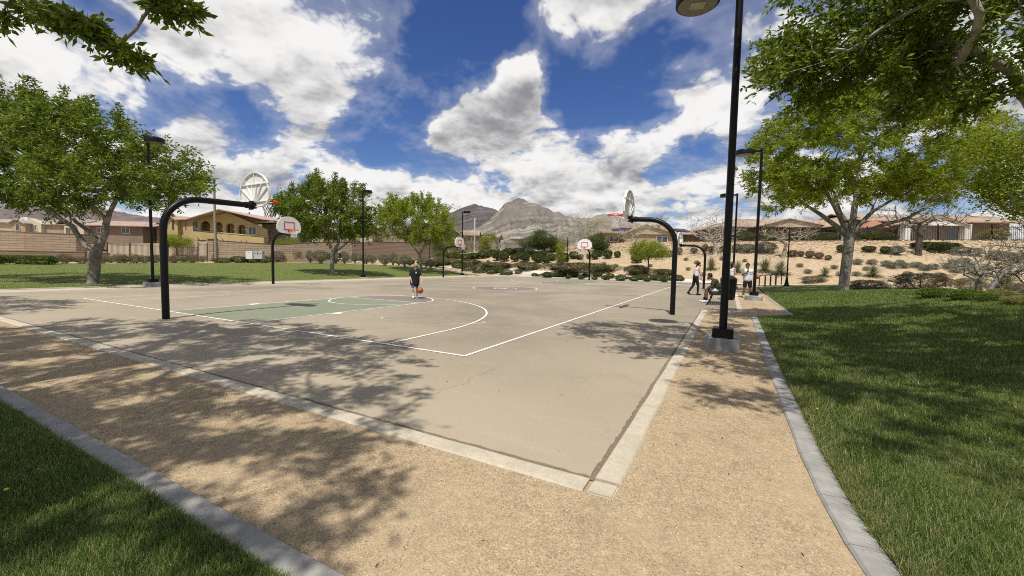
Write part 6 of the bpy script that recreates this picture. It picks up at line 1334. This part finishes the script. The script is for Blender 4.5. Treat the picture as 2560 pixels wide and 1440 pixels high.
cobra('far street light pole in front of the mountain, arm to the left', 1345, 615, 569, 110, -15); cobra('far street light pole in front of the mountain, arm to the right', 1355, 615, 572, 112, 10); cobra('farthest street light pole right of the dark round tree', 1396, 620, 582, 120, -11)

# ------------------------------------------------------------------ people
def caps(mb, a, ra, b, rb, n=10):
    """closed tapered capsule"""
    a, b = Vector(a), Vector(b); d = b-a; L = d.length; d = d.normalized() if L > 1e-6 else Vector((0, 0, 1))
    path = []; rad = []
    for i in range(5):
        t = PI/2*i/4; path.append(a-d*ra*math.cos(t)); rad.append(max(ra*math.sin(t), .0008))
    for i in range(5):
        t = PI/2*i/4; path.append(b+d*rb*math.sin(t)); rad.append(max(rb*math.cos(t), .0008))
    mb.tube(path, rad, n)
def ell(mb, c, r, n=14):
    vs = []; fs = []; m = 8
    for i in range(m+1):
        t = PI*i/m
        for k in range(n): vs.append((c[0]+r[0]*max(math.sin(t), .001)*math.cos(2*PI*k/n), c[1]+r[1]*max(math.sin(t), .001)*math.sin(2*PI*k/n), c[2]-r[2]*math.cos(t)))
    for i in range(m):
        for k in range(n): fs.append((i*n+k, i*n+(k+1) % n, (i+1)*n+(k+1) % n, (i+1)*n+k))
    fs += [tuple(range(n-1, -1, -1)), tuple(m*n+k for k in range(n))]
    mb.add(vs, fs)
def fused(mb, name, mat, parent, vox=.0105, smooth_it=2):
    o = mb.build(name, mat, None); md = o.modifiers.new('r', 'REMESH'); md.mode = 'VOXEL'; md.voxel_size = vox; md.use_smooth_shade = True
    s = o.modifiers.new('s', 'SMOOTH'); s.iterations = smooth_it; s.factor = .5
    me = bpy.data.meshes.new_from_object(o.evaluated_get(bpy.context.evaluated_depsgraph_get())); me.name = name
    me.materials.clear(); me.materials.append(MATS[mat]); bpy.data.objects.remove(o)
    n = bpy.data.objects.new(name, me); COL.objects.link(n); n.parent = parent; return n
def hand(mb, w, d, side, s=1.0, curl=.5):
    """palm and five fingers beyond the wrist w, along d; side = direction of the thumb"""
    w, d, side = Vector(w), Vector(d).normalized(), Vector(side).normalized(); side = (side-d*side.dot(d)).normalized(); nrm = d.cross(side)
    caps(mb, w, .026*s, w+d*.05*s, .032*s, 8); caps(mb, w+d*.05*s+side*.02*s, .02*s, w+d*.085*s+side*.022*s, .016*s, 8); caps(mb, w+d*.05*s-side*.02*s, .02*s, w+d*.08*s-side*.022*s, .015*s, 8)
    for i, L in enumerate((.070, .078, .072, .055)):
        p = w+d*.085*s+side*(.030-.020*i)*s; q = p+(d+nrm*curl*.4).normalized()*L*.5*s; r = q+(d+nrm*curl).normalized()*L*.5*s
        caps(mb, p, .0108*s, q, .0102*s, 6); caps(mb, q, .0102*s, r, .0094*s, 6)
    p = w+d*.025*s+side*.026*s; q = p+(d*.7+side*.8).normalized()*.04*s; r = q+(d*1.0+side*.3).normalized()*.032*s
    caps(mb, p, .0125*s, q, .0105*s, 6); caps(mb, q, .0105*s, r, .0088*s, 6)
def head(mb, c, f, s):
    """c head centre, f facing direction, s head height"""
    c, f = Vector(c), Vector(f).normalized(); side = Vector((-f.y, f.x, 0)).normalized(); u = Vector((0, 0, 1))
    ell(mb, c+u*.12*s-f*.04*s, (.39*s, .42*s, .40*s)); caps(mb, c+f*.12*s-u*.18*s, .27*s, c+f*.20*s-u*.34*s, .15*s)
    caps(mb, c+f*.40*s+u*.02*s, .035*s, c+f*.47*s-u*.10*s, .05*s, 8)
    for k in (-1, 1): caps(mb, c+side*.38*s*k-u*.02*s, .045*s, c+side*.40*s*k+u*.10*s, .055*s, 8); ell(mb, c+side*.15*s*k+f*.33*s+u*.05*s, (.07*s, .07*s, .05*s), 8)
    caps(mb, c+f*.37*s-u*.21*s+side*.08*s, .028*s, c+f*.37*s-u*.21*s-side*.08*s, .028*s, 8)
def person(label, base, rz, sk, J, s=1.0, fat=1.0):
    """J: dict of joints in local metres; body as one fused mesh"""
    t = empty('person', base, rz); tag(t, label, 'person')
    mb = MB(); hs = J['hs']; f = J.get('face', (0, -1, 0))
    head(mb, J['head'], f, hs); caps(mb, Vector(J['head'])-Vector((0, 0, .25*hs)), .055*s, J['neck'], .062*s)
    ch, pv = Vector(J['chest']), Vector(J['pelvis'])
    sh = [Vector(J['sl']), Vector(J['sr'])]; hp = [Vector(J['hl']), Vector(J['hr'])]
    caps(mb, sh[0], .062*s, sh[1], .062*s, 12); caps(mb, ch+(sh[0]-ch)*.45, .105*s, ch+(sh[1]-ch)*.45, .105*s, 12); caps(mb, ch, .125*s*fat, pv, .118*s*fat, 12); caps(mb, hp[0], .092*s*fat, hp[1], .092*s*fat, 12)
    caps(mb, Vector(J['neck']), .06*s, ch, .10*s)
    for a in 'lr':
        S, E_, W = Vector(J['s'+a]), Vector(J['e'+a]), Vector(J['w'+a]); caps(mb, S, .052*s, E_, .040*s); caps(mb, E_, .041*s, W, .027*s)
        hand(mb, W, J.get('hd'+a, W-E_), J.get('ht'+a, (0, -1, 0)), s*1.05, J.get('curl', .5))
        Hh, K, A, T = Vector(J['h'+a]), Vector(J['k'+a]), Vector(J['a'+a]), Vector(J['t'+a])
        caps(mb, Hh, .088*s*fat, K, .056*s*fat); caps(mb, K, .056*s, K+(A-K)*.35, .058*s); caps(mb, K+(A-K)*.35, .058*s, A, .037*s); caps(mb, A, .037*s, T, .034*s)
    fused(mb, 'body', sk, t); return t
def shoes(t, J, mat, s=1.0, sock=None, sock_h=.0):
    for a in 'lr':
        A, T = Vector(J['a'+a]), Vector(J['t'+a]); d = (T-A); dh = Vector((d.x, d.y, 0)).normalized(); mb = MB()
        hl = A+Vector((0, 0, -.02*s))-dh*.03*s; z = min(A.z, T.z)
        caps(mb, Vector((hl.x, hl.y, hl.z-.005)), .046*s, Vector((T.x, T.y, T.z+.012))+dh*.02, .040*s); caps(mb, A, .048*s, A+dh*.05*s-Vector((0, 0, .02)), .045*s)
        fused(mb, 'shoe', mat, t, .012)
        if sock:
            K = Vector(J['k'+a]); mb = MB(); caps(mb, A, .045*s, A+(K-A).normalized()*sock_h, .056*s); fused(mb, 'sock', sock, t, .012)
def cloth_torso(t, name, mat, J, s, z_hem, sleeve=0.0, loose=1.12, hemw=None, fat=1.0):
    mb = MB(); ch, pv = Vector(J['chest']), Vector(J['pelvis']); sl, sr = Vector(J['sl']), Vector(J['sr'])
    caps(mb, ch+(sl-ch)*.5, .115*s*loose, ch+(sr-ch)*.5, .115*s*loose, 12); hem = pv.lerp(ch, (z_hem-pv.z)/(ch.z-pv.z)) if abs(ch.z-pv.z) > .05 else pv
    w = hemw or .15*s; side = (sr-sl).normalized()
    for k in (-.5, 0, .5): caps(mb, ch+side*k*w, .12*s*loose*fat, hem+side*k*w, .118*s*loose*fat, 12)
    if sleeve > 0:
        for a in 'lr':
            S, E_ = Vector(J['s'+a]), Vector(J['e'+a]); caps(mb, S, .068*s*loose, S+(E_-S)*sleeve, .064*s*loose)
        caps(mb, sl, .066*s*loose, sr, .066*s*loose)
    else:
        for a in 'lr':
            S = Vector(J['s'+a]); caps(mb, ch+(S-ch)*.5, .09*s, S+(Vector(J['neck'])-S)*.35, .062*s)
    return fused(mb, name, mat, t, .014)
def cloth_legs(t, name, mat, J, s, frac, loose=1.1, fat=1.0):
    mb = MB(); hp = [Vector(J['hl']), Vector(J['hr'])]; pv = Vector(J['pelvis'])
    caps(mb, hp[0], .095*s*loose*fat, hp[1], .095*s*loose*fat, 12); caps(mb, pv, .118*s*loose*fat, pv+Vector((0, 0, .06)), .115*s*loose*fat, 12)
    for a in 'lr':
        Hh, K, A = Vector(J['h'+a]), Vector(J['k'+a]), Vector(J['a'+a])
        if frac <= 1: caps(mb, Hh, .092*s*loose*fat, Hh+(K-Hh)*frac, (.092-.02*frac)*s*loose*fat)
        else:
            caps(mb, Hh, .091*s*loose*fat, K, .060*s*loose*fat); caps(mb, K, .060*s*loose, K+(A-K)*.35, .061*s*loose); caps(mb, K+(A-K)*.35, .061*s*loose, K+(A-K)*(frac-1), .041*s*loose)
    return fused(mb, name, mat, t, .014)
def hair(t, J, mat, s, long=0.0, bun=False, tail=None):
    c = Vector(J['head']); f = Vector(J.get('face', (0, -1, 0))).normalized(); u = Vector((0, 0, 1)); hs = J['hs']; mb = MB()
    ell(mb, c+u*.19*hs-f*.09*hs, (.43*hs, .45*hs, .40*hs)); ell(mb, c-f*.20*hs-u*.02*hs, (.38*hs, .34*hs, .36*hs))
    if long: caps(mb, c-f*.2*hs, .33*hs, c-f*.28*hs-u*long, .24*hs)
    if bun: ell(mb, c+u*.55*hs-f*.2*hs, (.2*hs, .2*hs, .18*hs))
    if tail: caps(mb, c-f*.42*hs+u*.18*hs, .14*hs, Vector(tail), .06*hs)
    return fused(mb, 'hair', mat, t, .010)
# boy dribbling
b = gp(1037, 746.5); J = dict(hs=.21, head=(.05, -.02, 1.275), neck=(.03, 0, 1.15), face=(.55, -.8, -.25), chest=(.01, 0, 1.00), pelvis=(0, 0, .73), sl=(-.15, .02, 1.09), sr=(.17, -.02, 1.09), hl=(-.075, 0, .70), hr=(.075, 0, .70),
     el=(-.165, -.05, .85), wl=(-.10, -.12, .68), er=(.235, -.06, .88), wr=(.30, -.14, .74), kl=(-.06, -.05, .38), al=(-.05, .0, .075), tl=(-.03, -.12, .03), kr=(.06, .10, .40), ar=(.03, .26, .10), tr=(.05, .17, .03), htl=(0, -1, .2), htr=(-1, -.3, 0))
boy = person('blond boy in black T-shirt and blue shorts dribbling a ball', (b[0], b[1], 0), YAW, 'skin_light', J, .80)
cloth_torso(boy, 'tshirt', 'fabric_black', J, .80, .585, .7, 1.18, .15); cloth_legs(boy, 'shorts', 'fabric_blue', J, .80, .74, 1.06); shoes(boy, J, 'shoe_white', .85, 'shoe_white', .13); hair(boy, J, 'hair_blond', .8)
mb = MB(); c = Vector(J['head']); f = Vector(J['face']).normalized(); sd = Vector((-f.y, f.x, 0)).normalized()
for k in (-1, 1): ell(mb, c+f*.09+sd*.035*k+Vector((0, 0, .012)), (.034, .034, .022), 10)
mb.tube([c+f*.10+sd*.05+Vector((0, 0, .015)), c+f*.10-sd*.05+Vector((0, 0, .015))], .006, 6); mb.build('sunglasses', 'black_paint', boy, smooth=True)
mb = MB(); mb.box((.085, -.158, 1.02), (.05, .006, .06)); mb.build('chest_print', 'print_white', boy)
bp_ = Vector((b[0], b[1], 0))+Matrix.Rotation(YAW, 3, 'Z') @ Vector((.245, -.17, 0)); make_ball('orange basketball bouncing beside the boy', (bp_.x, bp_.y, .335))
# woman walking to the right
b = gp(1738, 738); J = dict(hs=.23, head=(.13, 0, 1.57), neck=(.075, 0, 1.43), face=(1, -.15, -.25), chest=(.03, 0, 1.25), pelvis=(-.02, 0, .95), sl=(.03, .165, 1.37), sr=(.05, -.165, 1.37), hl=(-.02, .085, .90), hr=(-.02, -.085, .90),
     el=(.10, .19, 1.10), wl=(.22, .14, .92), er=(.14, -.20, 1.10), wr=(.21, -.19, .86), kl=(-.09, .08, .50), al=(-.33, .08, .14), tl=(-.26, .08, .03), kr=(.09, -.08, .49), ar=(.08, -.08, .08), tr=(.21, -.08, .03))
w1 = person('woman with ponytail in pale tank top and black leggings walking by the far hoop', (b[0], b[1], 0), YAW, 'skin_light', J, .95)
cloth_torso(w1, 'tank_top', 'fabric_pinkwhite', J, .93, 1.03, 0, 1.02, .10); cloth_legs(w1, 'leggings', 'fabric_black', J, .98, 1.92, 1.05, 1.08); shoes(w1, J, 'fabric_black', .95); hair(w1, J, 'hair_dark', 1, tail=(-.06, 0, 1.27))
# man seated on the bench, bending forward to the left
b = (3.22, 13.25, 0); J = dict(hs=.23, head=(-.36, 0, 1.07), neck=(-.24, 0, .97), face=(-.75, 0, -.65), chest=(-.13, 0, .82), pelvis=(.0, 0, .53), sl=(-.17, -.19, .90), sr=(-.17, .19, .90), hl=(-.02, -.09, .52), hr=(-.02, .09, .52),
     el=(-.26, -.24, .66), wl=(-.46, -.14, .55), er=(-.26, .24, .66), wr=(-.46, .14, .55), kl=(-.44, -.12, .50), al=(-.45, -.13, .08), tl=(-.58, -.13, .03), kr=(-.44, .12, .50), ar=(-.50, .13, .08), tr=(-.63, .13, .03))
m1 = person('man in olive shirt seated on the bench bending his head down', b, 0.12, 'skin_brown', J, 1.0)
cloth_torso(m1, 'shirt', 'fabric_olive', J, 1.0, .53, .6, 1.12, .14); cloth_legs(m1, 'shorts', 'fabric_white', J, 1.0, .7, 1.12); shoes(m1, J, 'shoe_white', 1.05, 'fabric_black', .10); hair(m1, J, 'hair_dark', 1)
# woman standing, facing right
b = gp(1827, 741); J = dict(hs=.22, head=(.03, 0, 1.56), neck=(.01, 0, 1.42), face=(1, -.2, -.05), chest=(0, 0, 1.24), pelvis=(-.02, 0, .95), sl=(.0, .17, 1.36), sr=(.02, -.17, 1.36), hl=(-.02, .09, .91), hr=(-.02, -.09, .91),
     el=(.03, .22, 1.12), wl=(.24, .10, 1.13), er=(.06, -.22, 1.12), wr=(.27, -.12, 1.15), kl=(.01, .10, .50), al=(-.02, .11, .08), tl=(.10, .12, .03), kr=(.05, -.09, .50), ar=(.09, -.10, .08), tr=(.22, -.12, .03))
w2 = person('woman in white crop top and black leggings standing half behind the near pole', (b[0], b[1], -.01), YAW, 'skin_tan', J, .97)
cloth_torso(w2, 'crop_top', 'fabric_white', J, .97, 1.10, 0, 1.02, .11); cloth_legs(w2, 'leggings', 'fabric_black', J, 1.0, 1.95, 1.06, 1.08); shoes(w2, J, 'shoe_white', 1.0); hair(w2, J, 'hair_dark', 1, long=.22)
# man standing, facing the camera
b = gp(1866, 742.5); J = dict(hs=.23, head=(-.02, 0, 1.58), neck=(-.02, .01, 1.43), face=(-.55, -.85, -.05), chest=(0, 0, 1.24), pelvis=(.02, 0, .95), sl=(-.20, -.03, 1.36), sr=(.21, .01, 1.36), hl=(-.07, 0, .90), hr=(.12, 0, .90),
     el=(-.32, -.10, 1.12), wl=(-.15, -.20, 1.27), er=(.36, .05, 1.14), wr=(.34, -.08, .94), kl=(-.13, -.02, .49), al=(-.16, .02, .08), tl=(-.19, -.11, .03), kr=(.15, -.02, .49), ar=(.17, .02, .08), tr=(.21, -.11, .03), hdl=(.3, -.2, .9), htl=(1, 0, 0))
m2 = person('man in white T-shirt and black shorts standing by the far right lamp post', (b[0], b[1], -.035), YAW, 'skin_brown', J, 1.02)
cloth_torso(m2, 'tshirt', 'fabric_white', J, 1.05, .92, .6, 1.14, .17); cloth_legs(m2, 'shorts', 'fabric_black', J, 1.05, .78, 1.15); shoes(m2, J, 'shoe_neon', 1.05); hair(m2, J, 'hair_dark', 1, bun=True)
mb = MB(); mb.box((.055, -.168, 1.24), (.13, .008, .035)); mb.build('chest_print', 'print_blue', m2)
bp_ = Vector((b[0], b[1], 0))+Matrix.Rotation(YAW, 3, 'Z') @ Vector((.46, -.05, 0)); make_ball('basketball held under the arm of the man in white', (bp_.x, bp_.y, 1.02))
# walker far off in white
b = at(850, 648, 53); J = dict(hs=.23, head=(0, 0, 1.57), neck=(0, 0, 1.43), face=(1, 0, 0), chest=(0, 0, 1.24), pelvis=(0, 0, .95), sl=(0, .19, 1.36), sr=(0, -.19, 1.36), hl=(0, .09, .91), hr=(0, -.09, .91),
     el=(-.08, .23, 1.10), wl=(.05, .23, .88), er=(.06, -.23, 1.10), wr=(.16, -.22, .90), kl=(-.08, .09, .50), al=(-.26, .09, .10), tl=(-.18, .09, .03), kr=(.14, -.09, .50), ar=(.16, -.09, .08), tr=(.30, -.09, .03))
m3 = person('distant walker in a white shirt among the sage shrubs', b, YAW, 'skin_tan', J, 1.0)
cloth_torso(m3, 'shirt', 'fabric_white', J, 1.0, .92, .9, 1.2, .15); cloth_legs(m3, 'trousers', 'fabric_black', J, 1.0, 1.9, 1.1); shoes(m3, J, 'shoe_white', 1.0); hair(m3, J, 'hair_dark', 1)
